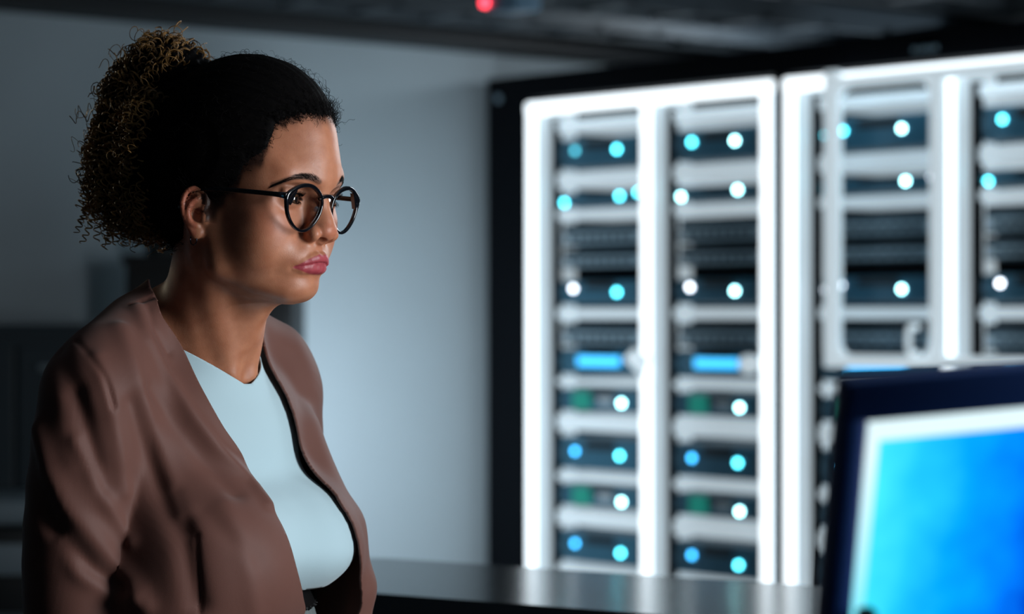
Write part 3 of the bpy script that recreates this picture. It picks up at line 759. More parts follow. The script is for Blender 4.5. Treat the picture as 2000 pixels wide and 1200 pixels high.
# ------------------------------------------------------------------ the person: skin, eyes
def skin_material():
    m = mat('skin', S(176, 118, 88), 0.46, sss=0.12, spec=0.45)
    nt = m.node_tree; b = nt.nodes['Principled BSDF']; L = nt.links.new; N = nt.nodes.new
    def attr(n):
        a = N('ShaderNodeAttribute'); a.attribute_name = n; return a.outputs['Fac']
    tc = N('ShaderNodeTexCoord')
    n1 = N('ShaderNodeTexNoise'); n1.inputs['Scale'].default_value = 60; n1.inputs['Detail'].default_value = 5
    L(tc.outputs['Object'], n1.inputs['Vector'])
    cr = N('ShaderNodeValToRGB'); cr.color_ramp.elements[0].position = 0.3; cr.color_ramp.elements[1].position = 0.75
    cr.color_ramp.elements[0].color = S(160, 100, 72); cr.color_ramp.elements[1].color = S(182, 122, 92)
    L(n1.outputs['Fac'], cr.inputs[0])
    col = cr.outputs[0]
    for an, c in (('flush', S(178, 96, 74)), ('lip', S(154, 60, 68)), ('dark', S(38, 22, 18))):
        mx = N('ShaderNodeMix'); mx.data_type = 'RGBA'; L(attr(an), mx.inputs[0]); L(col, mx.inputs[6]); mx.inputs[7].default_value = c
        col = mx.outputs[2]
    L(col, b.inputs['Base Color'])
    n2 = N('ShaderNodeTexVoronoi'); n2.inputs['Scale'].default_value = 900; L(tc.outputs['Object'], n2.inputs['Vector'])
    n3 = N('ShaderNodeTexNoise'); n3.inputs['Scale'].default_value = 350; n3.inputs['Detail'].default_value = 3; L(tc.outputs['Object'], n3.inputs['Vector'])
    ad = N('ShaderNodeMath'); ad.operation = 'ADD'; L(n2.outputs['Distance'], ad.inputs[0]); L(n3.outputs['Fac'], ad.inputs[1])
    bp = N('ShaderNodeBump'); bp.inputs['Strength'].default_value = 0.10; bp.inputs['Distance'].default_value = 0.0006
    L(ad.outputs[0], bp.inputs['Height']); L(bp.outputs['Normal'], b.inputs['Normal'])
    rr = N('ShaderNodeMapRange'); rr.inputs['To Min'].default_value = 0.40; rr.inputs['To Max'].default_value = 0.55
    L(n3.outputs['Fac'], rr.inputs['Value']); L(rr.outputs[0], b.inputs['Roughness'])
    return m
M_SKIN = skin_material()
PERSON = empty('person', (O_T[0], O_T[1], 0.0))
tag(PERSON, 'woman with curly ponytail and glasses in a brown blazer, looking right', 'person')
def world_part(name, P, F, m, smooth=True):
    o = mesh_obj(name, np.asarray(P)-np.array([O_T[0], O_T[1], 0.0]), F, m, PERSON, smooth)
    return o
# the chest stays clear of the cloth under the blouse
_t = w2t(h2w(HPc)); _nl = -43+0.40*np.maximum(np.abs(_t[:, 0])-6, 0)+0.0032*_t[:, 0]**2
_m = np.clip((_nl-_t[:, 2]+1)/10, 0, 1)*(_t[:, 1] > 0)*(np.abs(_t[:, 0]) < 120)
HPc = HPc-normals(HPc, HFc)*(8.0*_m)[:, None]
body = world_part('body', h2w(HPc), HFc, M_SKIN)
def seg_dist(P, pts):
    d = np.full(len(P), 1e9)
    for a, b in zip(pts[:-1], pts[1:]):
        a = np.array(a, float); b = np.array(b, float); t = np.clip(((P-a) @ (b-a))/((b-a) @ (b-a)), 0, 1)
        d = np.minimum(d, np.linalg.norm(P-a-t[:, None]*(b-a), axis=1))
    return d
sstep = lambda e0, e1, x: (lambda t: t*t*(3-2*t))(np.clip((x-e0)/(e1-e0), 0, 1))
A = HPc*np.array([1, 1, 1]); AX = np.abs(A[:, 0]); U = np.stack([AX, A[:, 1], A[:, 2]], 1)
ztop = pchip([0, 2.5, 5, 9.3, 14.1, 18.5, 22.5, 26], [-36.2, -35.4, -35.2, -36.8, -39.1, -42, -45.3, -49.3])(AX)
zbot = pchip([0, 6, 13, 19.5, 26], [-55.6, -55.6, -54.3, -52.5, -50.2])(AX)
lip = sstep(0.9, -0.5, np.maximum(A[:, 2]-ztop, zbot-A[:, 2]))*(A[:, 1] > 78)*(AX < 26)
flush = 0.5*np.exp(-0.5*(seg_dist(U, [(44, 68, -8), (52, 50, 0)])/12)**2)+0.5*np.exp(-0.5*(np.linalg.norm(U-np.array([4, 116, -13]), axis=1)/9)**2)
flush += 0.6*(AX > 74)*(np.abs(A[:, 2]) < 40)
# eyelid margins and the roots of the brows are darker skin
dark = np.zeros(len(A))
eu = (AX-EYE[0]); t_ = np.clip((eu+14.5)/29.5, 0, 1); mid_ = EYE[2]-1.2+2.6*t_
hu_ = 5.0*np.maximum(np.sin(np.pi*t_**0.85), 0)**0.8
inx = (np.abs(eu) < 15)*(A[:, 1] > 74)*(A[:, 1] < 95)
dark = np.maximum(dark, inx*0.85*np.exp(-0.5*((A[:, 2]-(mid_+hu_))/0.9)**2))
BROW = [(16, 98, 35.5), (21.8, 96, 37.4), (27.4, 93.4, 38.6), (33, 90.4, 38.7), (40, 86.6, 37.4), (45.7, 82, 34.8), (50, 76.4, 31.3), (53.5, 71, 28.3)]
bd = seg_dist(U, spline(BROW, 20))
dark = np.maximum(dark, 0.72*sstep(4.4, 1.4, bd))
# scalp showing through where the hair thins out along the hairline
HLINE = pchip([0, 14.5, 28.8, 37.7, 42.3, 46.6, 57, 60.2, 70, 78, 84, 90, 98, 106, 120, 180], [101, 102, 96, 87, 65, 48, 41, 25, 12, -4, -10, 0, 10, 12, -38, -52])
thb = np.degrees(np.arctan2(AX, A[:, 1])); ghl = A[:, 2]-HLINE(thb)
ghl = ghl+3*np.sin(A[:, 0]*0.4)*np.sin(A[:, 1]*0.3+A[:, 2]*0.25)
dark = np.maximum(dark, 0.92*sstep(-20, 2, ghl)**1.6*(A[:, 2] > -15)*(AX < 71))
float_attr(body, 'lip', lip); float_attr(body, 'flush', np.clip(flush, 0, 1)); float_attr(body, 'dark', dark)

# eyes: sclera, iris and pupil in one ball per eye under a clear cornea
def eye_material():
    m = mat('eye', S(214, 216, 218), 0.12, spec=0.6, coat=1.0)
    nt = m.node_tree; b = nt.nodes['Principled BSDF']; L = nt.links.new; N = nt.nodes.new
    at = N('ShaderNodeAttribute'); at.attribute_name = 'iris'
    cr = N('ShaderNodeValToRGB'); e = cr.color_ramp.elements; cr.color_ramp.interpolation = 'LINEAR'
    e[0].position = 0.0; e[0].color = (0.004, 0.003, 0.003, 1); e[1].position = 1.0; e[1].color = S(205, 205, 208)
    for p, c in ((0.16, (0.004, 0.003, 0.003, 1)), (0.19, S(78, 52, 36)), (0.36, S(52, 34, 24)), (0.42, S(16, 12, 10)), (0.47, S(196, 196, 200))):
        q = e.new(p); q.color = c
    L(at.outputs['Fac'], cr.inputs[0]); L(cr.outputs[0], b.inputs['Base Color'])
    return m
M_EYE = eye_material()
def eyeball(s_):
    n, m_ = 40, 48
    th = np.linspace(0, np.pi, n)[:, None]; ph = np.linspace(0, 2*np.pi, m_, endpoint=False)[None]
    r = EYE_R+0.75*np.exp(-0.5*(th/0.36)**4)
    V = np.stack([(r*np.sin(th)*np.cos(ph)), r*np.cos(th)+0*ph, r*np.sin(th)*np.sin(ph)], -1).reshape(-1, 3)
    iris = np.repeat(th/np.pi*2.0, m_, axis=1).ravel()      # 0 at the pupil
    i = np.arange(n-1)[:, None]*m_; j = np.arange(m_)[None]; j2 = (j+1) % m_
    F = np.stack([i+j, i+j2, i+m_+j2, i+m_+j], -1).reshape(-1, 4)
    G_ = rot('z', EYE_TURN) @ rot('x', -EYE_DROP)
    o = world_part('eyeball', h2w(EYE*np.array([s_, 1, 1])+V @ G_.T), F, M_EYE)
    float_attr(o, 'iris', iris); return o
EYE_TURN, EYE_DROP = 8.0, 3.0
both(eyeball)
# ------------------------------------------------------------------ the person: hair, brows, lashes
def hair_material(name, a, b_, rough, spec=0.3):
    m = mat(name, a, rough, spec=spec)
    nt = m.node_tree; b = nt.nodes['Principled BSDF']; L = nt.links.new; N = nt.nodes.new
    at = N('ShaderNodeAttribute'); at.attribute_name = 'tint'
    mx = N('ShaderNodeMix'); mx.data_type = 'RGBA'; L(at.outputs['Fac'], mx.inputs[0]); mx.inputs[6].default_value = a; mx.inputs[7].default_value = b_
    L(mx.outputs[2], b.inputs['Base Color'])
    return m
M_HAIR = hair_material('hair_dark', S(8, 7, 8), S(15, 12, 10), 0.7, 0.05)
M_CURL = hair_material('hair_curls', S(26, 18, 11), S(196, 146, 84), 0.34)  # gold end of the tint paints warm highlights into the curls
# slicked-back cap: the skull grown by a few millimetres, cut at the hairline
GC = Grid(np.arange(-95, 95.1, 2.2), np.arange(-125, 115, 2.2), np.arange(-75, 165, 2.2))
GC.ell((0, 17, 56), (65, 82, 91), k=1); GC.ell((0, -16, 60), (76, 85, 92), k=24); GC.ell((0, -30, 44), (75, 73, 78), k=24)
GC.ell((0, -40, -5), (60, 52, 55), k=26)
CP, CF = GC.skin(2)
ax_ = np.abs(CP[:, 0]); th_ = np.degrees(np.arctan2(ax_, CP[:, 1]))
# hairline height against the angle round the head from the middle of the forehead
hl = HLINE(th_)
wob = 1.6*np.sin(th_*1.7)+1.2*np.sin(th_*3.1+1.0)+0.8*np.sin(th_*7.3)
gcap = CP[:, 2]-hl-wob
# the cap thins out towards its edge so that the hair grows out of the skin
CN = normals(CP, CF)
CP = CP-CN*(2.6*np.exp(-np.clip(gcap, 0, 99)/9.0))[:, None]
CP2, CF2, g2 = clip(CP, CF, gcap, (gcap,))
def strand_noise(P):
    a = np.arctan2(P[:, 0], P[:, 2]-60)
    return 0.5*np.sin(a*46+0.05*P[:, 1])+0.35*np.sin(a*97+1.7+0.03*P[:, 1])+0.25*np.sin(a*171+0.4)
CN2 = normals(CP2, CF2)
CP2 = CP2+CN2*(0.55*strand_noise(CP2))[:, None]
cap_ = world_part('hair_cap', h2w(CP2), CF2, M_HAIR); float_attr(cap_, 'tint', np.clip(0.5+0.5*strand_noise(CP2), 0, 1)*0.5)

# ponytail: tie on the crown, dark core, then ringlets
TIE = np.array([0.0, -82.0, 118.0])
GP = Grid(np.arange(-80, 80.1, 2.6), np.arange(-235, -40, 2.6), np.arange(-60, 180, 2.6))
GP.ell((0, -92, 118), (32, 34, 36), k=1)
GP.ell((0, -112, 138), (40, 34, 30), rot('x', -10), k=20)
GP.ell((0, -138, 95), (48, 38, 50), k=24)
GP.ell((0, -146, 40), (50, 40, 62), k=24)
GP.ell((0, -128, 15), (46, 36, 40), k=24)
GP.ell((0, -92, 66), (70, 40, 62), k=24); GP.ell((0, -92, 12), (60, 36, 40), k=24)
PP, PF = GP.skin(2)
PP = PP+np.array([0, -2.0, -7.0])
PN = normals(PP, PF)
PP = PP+PN*(2.4*np.sin(PP[:, 0]*0.33+PP[:, 2]*0.21)*np.sin(PP[:, 1]*0.29-PP[:, 2]*0.37))[:, None]
core = world_part('ponytail', h2w(PP), PF, M_HAIR); float_attr(core, 'tint', np.zeros(len(PP)))
core['label'] = 'dark curly ponytail gathered high on the back of the head'

def ringlet(path, r0, pitch, ph, hand, taper=0.6):
    P = spline(path, 10); L = np.linalg.norm(np.diff(P, axis=0), axis=1).sum()
    n = int(np.clip(L/pitch*13, 14, 150)); P = spline(P, n)
    T = np.gradient(P, axis=0); T /= np.linalg.norm(T, axis=1, keepdims=True)+1e-9
    u = np.cross(T, [0.3, 0.9, 0.2]); u /= np.linalg.norm(u, axis=1, keepdims=True)+1e-9; v = np.cross(T, u)
    s_ = np.linspace(0, 1, n); a = ph+hand*2*np.pi*s_*L/pitch
    r = r0*(0.35+0.65*np.minimum(s_*4, 1))*(1-0.25*s_)
    return P+(np.cos(a)*r)[:, None]*u+(np.sin(a)*r)[:, None]*v
strands = []; radii = []; tints = []
pv = PP; pn = normals(PP, PF)
low = pv[:, 2] < 128
cand = np.nonzero(pv[:, 1] < -84)[0]
for k in range(700):
    i = cand[rng.integers(len(cand))]; p = pv[i]; n_ = pn[i]
    down = np.array([0, -0.15, -1.0]) if p[2] < 120 else np.array([0, -0.8, 0.15])
    d = down+0.55*rng.normal(size=3); d -= n_*np.dot(d, n_); d /= np.linalg.norm(d)
    L = rng.uniform(16, 46); r0 = rng.uniform(3.2, 6.5)
    a = p-n_*4-d*L*0.4; b = p+n_*rng.uniform(0, 5)+d*L*0.05; c = p+n_*rng.uniform(0, 7)+d*L*0.5+np.array([0, -2, -4])*rng.random()
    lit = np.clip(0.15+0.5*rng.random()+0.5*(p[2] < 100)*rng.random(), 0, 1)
    hand = 1 if rng.random() < 0.5 else -1; ph = rng.uniform(0, 6.28); pit = rng.uniform(7.5, 12)
    for q in range(3):
        S_ = ringlet([a, b, c], r0*(1-0.10*q), pit, ph+0.30*q+rng.normal()*0.12, hand)
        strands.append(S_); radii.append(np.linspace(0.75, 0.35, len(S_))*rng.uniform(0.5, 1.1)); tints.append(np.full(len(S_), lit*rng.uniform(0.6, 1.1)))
# hanging ends at the bottom of the ponytail and loose coils at its outer edge
for k in range(120):
    x = rng.uniform(-46, 46); y = rng.uniform(-184, -94); z = rng.uniform(-42, 14)
    a = np.array([x*0.8, y, z+26]); b = np.array([x, y-2, z]); c = np.array([x*1.1, y-4+6*rng.normal(), z-rng.uniform(8, 22)])
    hand = 1 if rng.random() < 0.5 else -1; ph = rng.uniform(0, 6.28); r0 = rng.uniform(3.6, 6.2); pit = rng.uniform(8, 12); lit = rng.uniform(0.3, 1)
    for q in range(3):
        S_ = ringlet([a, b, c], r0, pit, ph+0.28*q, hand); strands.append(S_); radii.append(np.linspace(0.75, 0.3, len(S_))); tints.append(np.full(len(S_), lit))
out_i = cand[(np.abs(pn[cand, 0]) < 0.8)]
for k in range(180):
    i = out_i[rng.integers(len(out_i))]; p = pv[i]; n_ = pn[i]
    d = n_*0.8+0.7*rng.normal(size=3)+np.array([0, -0.2, -0.1]); d /= np.linalg.norm(d)
    L = rng.uniform(12, 34)
    S_ = ringlet([p-n_*5, p+d*L*0.5, p+d*L+np.array([0, -3, -6])*rng.random()], rng.uniform(4, 10), rng.uniform(9, 18), rng.uniform(0, 6.28), 1 if rng.random() < 0.5 else -1)
    strands.append(S_); radii.append(np.full(len(S_), rng.uniform(0.25, 0.5))); tints.append(np.full(len(S_), rng.uniform(0, 0.5)))
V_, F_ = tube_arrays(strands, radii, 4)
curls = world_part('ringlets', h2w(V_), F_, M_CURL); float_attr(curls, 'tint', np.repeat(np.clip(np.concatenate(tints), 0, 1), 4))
curls['kind'] = 'stuff'; curls['label'] = 'tight brown ringlets with painted golden highlights'

# baby hairs along the hairline and flyaways over the crown
st = []; rd = []
edge = np.nonzero((gcap > -5) & (gcap < 8))[0]
for k in range(2600):
    i = edge[rng.integers(len(edge))]; p = CP[i]; n_ = CN[i]
    back = np.array([np.sign(p[0])*0.25, -0.75, 0.65]); back -= n_*np.dot(back, n_); back /= np.linalg.norm(back)+1e-9
    d = back+0.5*rng.normal(size=3); L = rng.uniform(6, 16)
    a = p-n_*1.0-back*rng.uniform(2, 6); S_ = ringlet([a, a+d*L*0.5+n_*rng.uniform(0.3, 1.5), a+d*L+n_*rng.uniform(0, 2.5)], rng.uniform(0.6, 2.0), rng.uniform(6, 14), rng.uniform(0, 6.28), 1)
    st.append(S_[::2]); rd.append(np.full(len(S_[::2]), rng.uniform(0.10, 0.22)))
topi = np.nonzero((gcap > 5) & (CP[:, 2] > 60))[0]
for k in range(420):
    i = topi[rng.integers(len(topi))]; p = CP[i]; n_ = CN[i]
    front = CP[i, 1] > 40
    d = np.array([0, -0.8, 0.1])+0.9*rng.normal(size=3); d -= n_*np.dot(d, n_); d /= np.linalg.norm(d)
    L = rng.uniform(8, 26); hgt = rng.uniform(0.5, 4.5)*(1.6 if front else 1.0)
    S_ = ringlet([p-n_*1.5-d*L*0.3, p+n_*hgt+d*L*0.2, p+n_*hgt*rng.uniform(0.4, 1.3)+d*L*0.7], rng.uniform(0.5, 2.4), rng.uniform(8, 16), rng.uniform(0, 6.28), 1)
    st.append(S_[::2]); rd.append(np.full(len(S_[::2]), rng.uniform(0.10, 0.24)))
V_, F_ = tube_arrays(st, rd, 3)
fly = world_part('flyaway_hair', h2w(V_), F_, M_HAIR); float_attr(fly, 'tint', np.full(len(V_), 0.3)); fly['kind'] = 'stuff'

# brows and lashes
from mathutils.bvhtree import BVHTree
bvh_head = BVHTree.FromPolygons([tuple(p) for p in HPc], [tuple(int(i) for i in f) for f in HFc])
st = []; rd = []
for s_ in (-1, 1):
    bp_ = spline(BROW, 60)
    for k in range(430):
        u = rng.random(); q = bp_[int(u*59)]*np.array([s_, 1, 1]); q = q+np.array([0, 0, rng.uniform(-1, 1)*(3.4*(1-u*0.75))])
        hit = bvh_head.find_nearest(Vector(q)); p = np.array(hit[0]); n_ = np.array(hit[1])
        tdir = bp_[min(59, int(u*59)+3)]-bp_[max(0, int(u*59)-3)]; tdir = tdir*np.array([s_, 1, 1]); tdir /= np.linalg.norm(tdir)
        d = tdir+np.array([0, 0, 0.9*(1-u)-0.25]); d /= np.linalg.norm(d); L = rng.uniform(4, 7.5)
        st.append(np.array([p-n_*0.3, p+d*L*0.5+n_*0.6, p+d*L+n_*0.35])); rd.append(np.array([0.10, 0.09, 0.04]))
V_, F_ = tube_arrays(st, rd, 3)
br = world_part('eyebrows', h2w(V_), F_, M_HAIR); float_attr(br, 'tint', np.full(len(V_), 0.5)); br['kind'] = 'stuff'
st = []; rd = []
for s_ in (-1, 1):
    e = EYE*np.array([s_, 1, 1])
    for up_ in (1, -1):
        for k in range(46 if up_ > 0 else 26):
            t = (k+0.5)/(46 if up_ > 0 else 26); t = 0.08+0.9*t; u = -14.5+29.5*t; mid = -1.2+2.6*t
            h = 5.0*max(math.sin(math.pi*t**0.85), 0)**0.8 if up_ > 0 else -4.6*max(math.sin(math.pi*t**1.15), 0)**0.85
            x = u*s_; z = mid+h; y = math.sqrt(max((EYE_R+1.6)**2-u*u-z*z, 4))
            p = e+np.array([x, y, z]); L = (8.0 if up_ > 0 else 4.0)*rng.uniform(0.8, 1.1)
            d = np.array([s_*0.35*(t-0.35)*2, 1.0, 0.25*up_]); d /= np.linalg.norm(d)
            st.append(np.array([p-d*0.8, p+d*L*0.5, p+d*L*0.85+np.array([0, 0, up_*L*0.28])])); rd.append(np.array([0.22, 0.16, 0.05]))
V_, F_ = tube_arrays(st, rd, 3)
la = world_part('eyelashes', h2w(V_), F_, M_HAIR); float_attr(la, 'tint', np.zeros(len(V_))); la['kind'] = 'stuff'
# ------------------------------------------------------------------ eyeglasses (worn, but a thing of their own)
M_FRAME = mat('glossy_black_acetate', S(9, 11, 16), 0.12, spec=0.6, coat=0.6)
M_METAL = mat('polished_steel', S(200, 205, 210), 0.18, metal=1.0)
def acetate_clear():
    m = mat('clear_silicone', S(90, 100, 110), 0.25, spec=0.4, alpha=0.35); return m
GLW = empty('eyeglasses', h2w((0, 95, -10)))
tag(GLW, 'round black acetate eyeglasses worn by the woman', 'eyeglasses')
glo = np.array(GLW.location)
def gpart(name, P, F, m, parent=GLW, smooth=True):
    return mesh_obj(name, h2w(P)-glo, F, m, parent, smooth)
RX, RZ = 33.0, 9.0           # rim centres in the head frame
GY = 98.2                    # front plane
def rim_curve(s_, n=72):
    a = np.linspace(0, 2*np.pi, n, endpoint=False)
    x = 23.8*np.cos(a)*(1+0.02*np.cos(2*a)); z = 22.2*np.sin(a)
    # slightly squared upper outer corner, narrower below
    x = x*(1+0.16*np.sin(a)); z = z+1.2*np.cos(a)*np.maximum(np.sin(a), 0)
    wrap = (x+RX)
    y = GY-0.0016*wrap*wrap-0.10*(-z)*0.6
    return np.stack([s_*(RX+x), y, RZ+z], 1)
def rim(s_):
    P = rim_curve(s_); n = len(P); c = P.mean(0)
    rad = P-c; rad[:, 1] = 0; rad /= np.linalg.norm(rad, axis=1, keepdims=True); fw = np.array([0, 1.0, 0])
    # rectangular section with rounded corners: 2.6 mm wide, 4.2 mm deep
    sec = [(-1.2, 1.2), (-0.8, 1.8), (0.9, 1.8), (1.5, 1.2), (1.5, -1.6), (1.0, -2.2), (-0.8, -2.2), (-1.2, -1.6)]
    a = np.linspace(0, 2*np.pi, n, endpoint=False)
    wd = 1+0.45*np.maximum(np.sin(a), 0)**2
    oc = 1+2.2*np.exp(-((a-0.42)/0.30)**2)
    V = np.concatenate([(P+rad*(q[0]*wd*(oc if q[0] > 0 else 1))[:, None]+fw*q[1])[:, None] for q in sec], 1)
    m = len(sec); i = np.arange(n)[:, None]*m; i2 = ((np.arange(n)[:, None]+1) % n)*m; j = np.arange(m)[None]; j2 = (j+1) % m
    F = np.stack([i+j, i2+j, i2+j2, i+j2], -1).reshape(-1, 4)
    if s_ < 0: F = F[:, ::-1]
    gpart('rim', V.reshape(-1, 3), F, M_FRAME)
    k = np.linspace(0, 1, 7)[1:]; Lv = [c+np.array([0, 0.8, 0])]
    for q in k: Lv += list(c+(P-c)*q*0.985+np.array([0, 0.8*(1-q*q), 0]))
    Lf = [(0, 1+i_, 1+(i_+1) % n, 1+(i_+1) % n) for i_ in range(n)]
    fs = [(0, 1+i_, 1+(i_+1) % n) for i_ in range(n)]
    for r_ in range(5):
        fs += [(1+r_*n+i_, 1+(r_+1)*n+i_, 1+(r_+1)*n+(i_+1) % n, 1+r_*n+(i_+1) % n) for i_ in range(n)]
    gpart('lens', np.array(Lv), fs, M_LENS)
both(rim)
# bridge
V_, F_ = tube_arrays([spline([(-12.2, GY-0.6, RZ+9.5), (-6, GY+0.8, RZ+12.4), (0, GY+1.2, RZ+13.2), (6, GY+0.8, RZ+12.4), (12.2, GY-0.6, RZ+9.5)], 20)], [2.1], 8)
gpart('bridge', V_, F_, M_FRAME)
for s_ in (-1, 1):
    c = np.array([s_*10.0, GY-4.5, RZ-2.0])
    th = np.linspace(0, np.pi, 9)[:, None]; ph = np.linspace(0, 2*np.pi, 14, endpoint=False)[None]
    V = np.stack([1.0*np.sin(th)*np.cos(ph), 2.6*np.sin(th)*np.sin(ph), 5.0*np.cos(th)+0*ph], -1).reshape(-1, 3) @ (rot('z', s_*35) @ rot('y', s_*18)).T
    i = np.arange(8)[:, None]*14; j = np.arange(14)[None]; j2 = (j+1) % 14
    gpart('nose_pad', c+V, np.stack([i+j, i+14+j, i+14+j2, i+j2], -1).reshape(-1, 4), acetate_clear())
    # temple: end piece, hinge corner, arm, ear hook
    path = spline([(s_*54.5, GY-5.0, RZ+10.5), (s_*61, GY-8.5, RZ+11.0), (s_*64.5, GY-15, RZ+11.2), (s_*66.5, GY-40, RZ+10.8), (s_*69, GY-70, RZ+10.0), (s_*71, 0, RZ+8), (s_*72, -12, RZ+3.5), (s_*72, -26, RZ-14)], 60)
    n = len(path); T = np.gradient(path, axis=0); T /= np.linalg.norm(T, axis=1, keepdims=True)
    up = np.tile([0, 0, 1.0], (n, 1)); up -= T*(T*up).sum(1)[:, None]; up /= np.linalg.norm(up, axis=1, keepdims=True); sd = np.cross(T, up)
    hh = np.interp(np.linspace(0, 1, n), [0, 0.12, 0.3, 0.7, 1], [3.6, 3.2, 2.4, 2.2, 2.6]); tt = 1.5
    sec = [(-1, -0.7), (-0.7, -1), (0.7, -1), (1, -0.7), (1, 0.7), (0.7, 1), (-0.7, 1), (-1, 0.7)]
    V = np.concatenate([(path+sd*(q[0]*tt)+up*(q[1]*hh)[:, None])[:, None] for q in sec], 1); m = len(sec)
    i = np.arange(n-1)[:, None]*m; j = np.arange(m)[None]; j2 = (j+1) % m
    F = np.stack([i+j, i+m+j, i+m+j2, i+j2], -1).reshape(-1, 4)
    fl = F.tolist()+[list(range(m)), list(range((n-1)*m, n*m))[::-1]]
    gpart('temple_arm', V.reshape(-1, 3), fl, M_FRAME)
    # flared end piece joining rim and arm
    ep = [(46.5, RZ+17.5), (52, RZ+15.6), (58.5, RZ+14.2), (61.5, RZ+12.5), (61.5, RZ+8.5), (57.5, RZ+7.8), (55, RZ+3), (54, RZ+2)]
    V = np.array([(s_*q[0], GY-0.0016*(q[0])**2+1.6+dy, q[1]) for dy in (0, -4.2) for q in ep]); n8 = len(ep)
    fl = [list(range(n8)), list(range(n8, 2*n8))[::-1]]+[(i_, (i_+1) % n8, n8+(i_+1) % n8, n8+i_) for i_ in range(n8)]
    gpart('end_piece', V, fl, M_FRAME, smooth=False)
    # two small steel pins on the end piece
    for dx in (0, 2.6):
        b = MB().cyl((0, 0, 0), 0.75, 0.5, axis=1, n=12, dome=0.25); R_ = rot('z', -s_*25)
        c = np.array([s_*(55.0+dx), GY-0.0016*(55.0+dx)**2+1.4, RZ+11.6])
        gpart('hinge_pin', c+np.array(b.v) @ R_.T, b.f, M_METAL)
# ------------------------------------------------------------------ the person: clothes (torso frame, mm: x her right, y forward, z up)
def torso(G, o, bust=1.0, neck=0.0):
    """the trunk grown by o millimetres"""
    for s_ in (-1, 1):
        G.cap((s_*30, -30, 6), (s_*124, -8, -26), 34+o, 26+o, k=26)
        G.ell((s_*130, -4, -66), (30+o, 40+o, 46+o), k=26)
    G.ell((0, 10, -116), (124+o, 70+o, 96+o), k=30)
    G.ell((0, 2, -200), (128+o, 92+o, 130+o), k=40)
    G.ell((0, 12, -330), (120+o, 88+o, 120+o), k=50)
    G.ell((0, 0, -470), (165+o, 112+o, 120+o), k=60)
    for s_ in (-1, 1):
        G.ell((s_*64, 82, -212), (60+o, 60+o, 66+o), k=34)
    if neck: G.cap((0, 4, 90), (0, 2, -30), 54+neck, 60+neck, k=20)

M_SHIRT = mat('white_blouse', S(170, 194, 202), 0.75, spec=0.25, bump=(900, 0.05), sheen=0.2)
M_BLAZER = mat('mauve_brown_blazer', S(102, 66, 57), 0.62, spec=0.25, bump=(1500, 0.10), noise=(40, 0.12), sheen=0.10)
M_LINING = mat('grey_trousers', S(96, 104, 104), 0.7, bump=(700, 0.1))

# blouse
GS = Grid(np.arange(-220, 220.1, 4), np.arange(-140, 190, 3.4), np.arange(-330, 60, 3.4))
torso(GS, 5.0, neck=3)
# the cloth bridges the bust and hangs loose over the waistband
GS.ell((0, 100, -208), (78, 52, 60), k=30)
for s_ in (-1, 1): GS.ell((s_*56, 96, -216), (58, 62, 60), k=26)
GS.ell((0, 78, -262), (92, 62, 42), k=30)
SP, SF = GS.skin(3)
# neckline: round, slightly pointed in front
nx_ = np.abs(SP[:, 0])
nl = np.where(SP[:, 1] > 0, -43+0.40*np.maximum(nx_-6, 0)+0.0032*nx_**2, -5+0.0*nx_)
gS = np.where(nx_ < 118, nl-SP[:, 2], 1.0)
gS = np.minimum(gS, SP[:, 2]+246)
SP, SF = clip(SP, SF, gS)
tk = np.clip((-200-SP[:, 2])/50, 0, 1); SP[:, 1] -= 24*tk**2*(SP[:, 1] > 0); SP[:, 0] *= 1-0.06*tk**2
shirt = world_part('blouse', t2w(SP), SF, M_SHIRT)
sm = shirt.modifiers.new('thickness', 'SOLIDIFY'); sm.thickness = 0.0016; sm.offset = -1

# blazer body and sleeves
ARM = {1: [(144, -6, -64), (143, -14, -200), (136, -10, -300), (128, 12, -400), (100, 110, -470)],
       -1: [(-132, -6, -66), (-140, 0, -200), (-136, 10, -300), (-120, 60, -380), (-90, 170, -430)]}
GB = Grid(np.arange(-260, 260.1, 3.2), np.arange(-170, 220, 3.0), np.arange(-520, 100, 3.2))
torso(GB, 15.0, neck=9)
for s_ in (-1, 1):
    GB.ell((s_*62, 62, -290), (88, 82, 120), k=40)
    GB.ell((s_*70, 30, -420), (110, 110, 120), k=40)
    GB.ell((s_*56, 100, -220), (66, 66, 68), k=24)
GB.ell((20, 100, -222), (76, 62, 74), k=24)
GB.chain([(-104, 58, -96), (-114, 112, -190), (-114, 138, -250), (-114, 146, -340), (-114, 146, -480)], [21, 18, 15, 14, 16], k=22)   # far front panel hanging open
for s_ in (-1, 1):
    p = spline(ARM[s_], 14); rr = np.interp(np.linspace(0, 1, 14), [0, 0.15, 0.5, 0.75, 1], [54, 54, 51, 49, 42])
    for i in range(13): GB.cap(p[i], p[i+1], rr[i], rr[i+1], k=(9 if i > 0 else 14))
GB.ell((146, -6, -44), (38, 46, 38), k=16)          # shoulder pad
BP, BF = GB.skin(3)

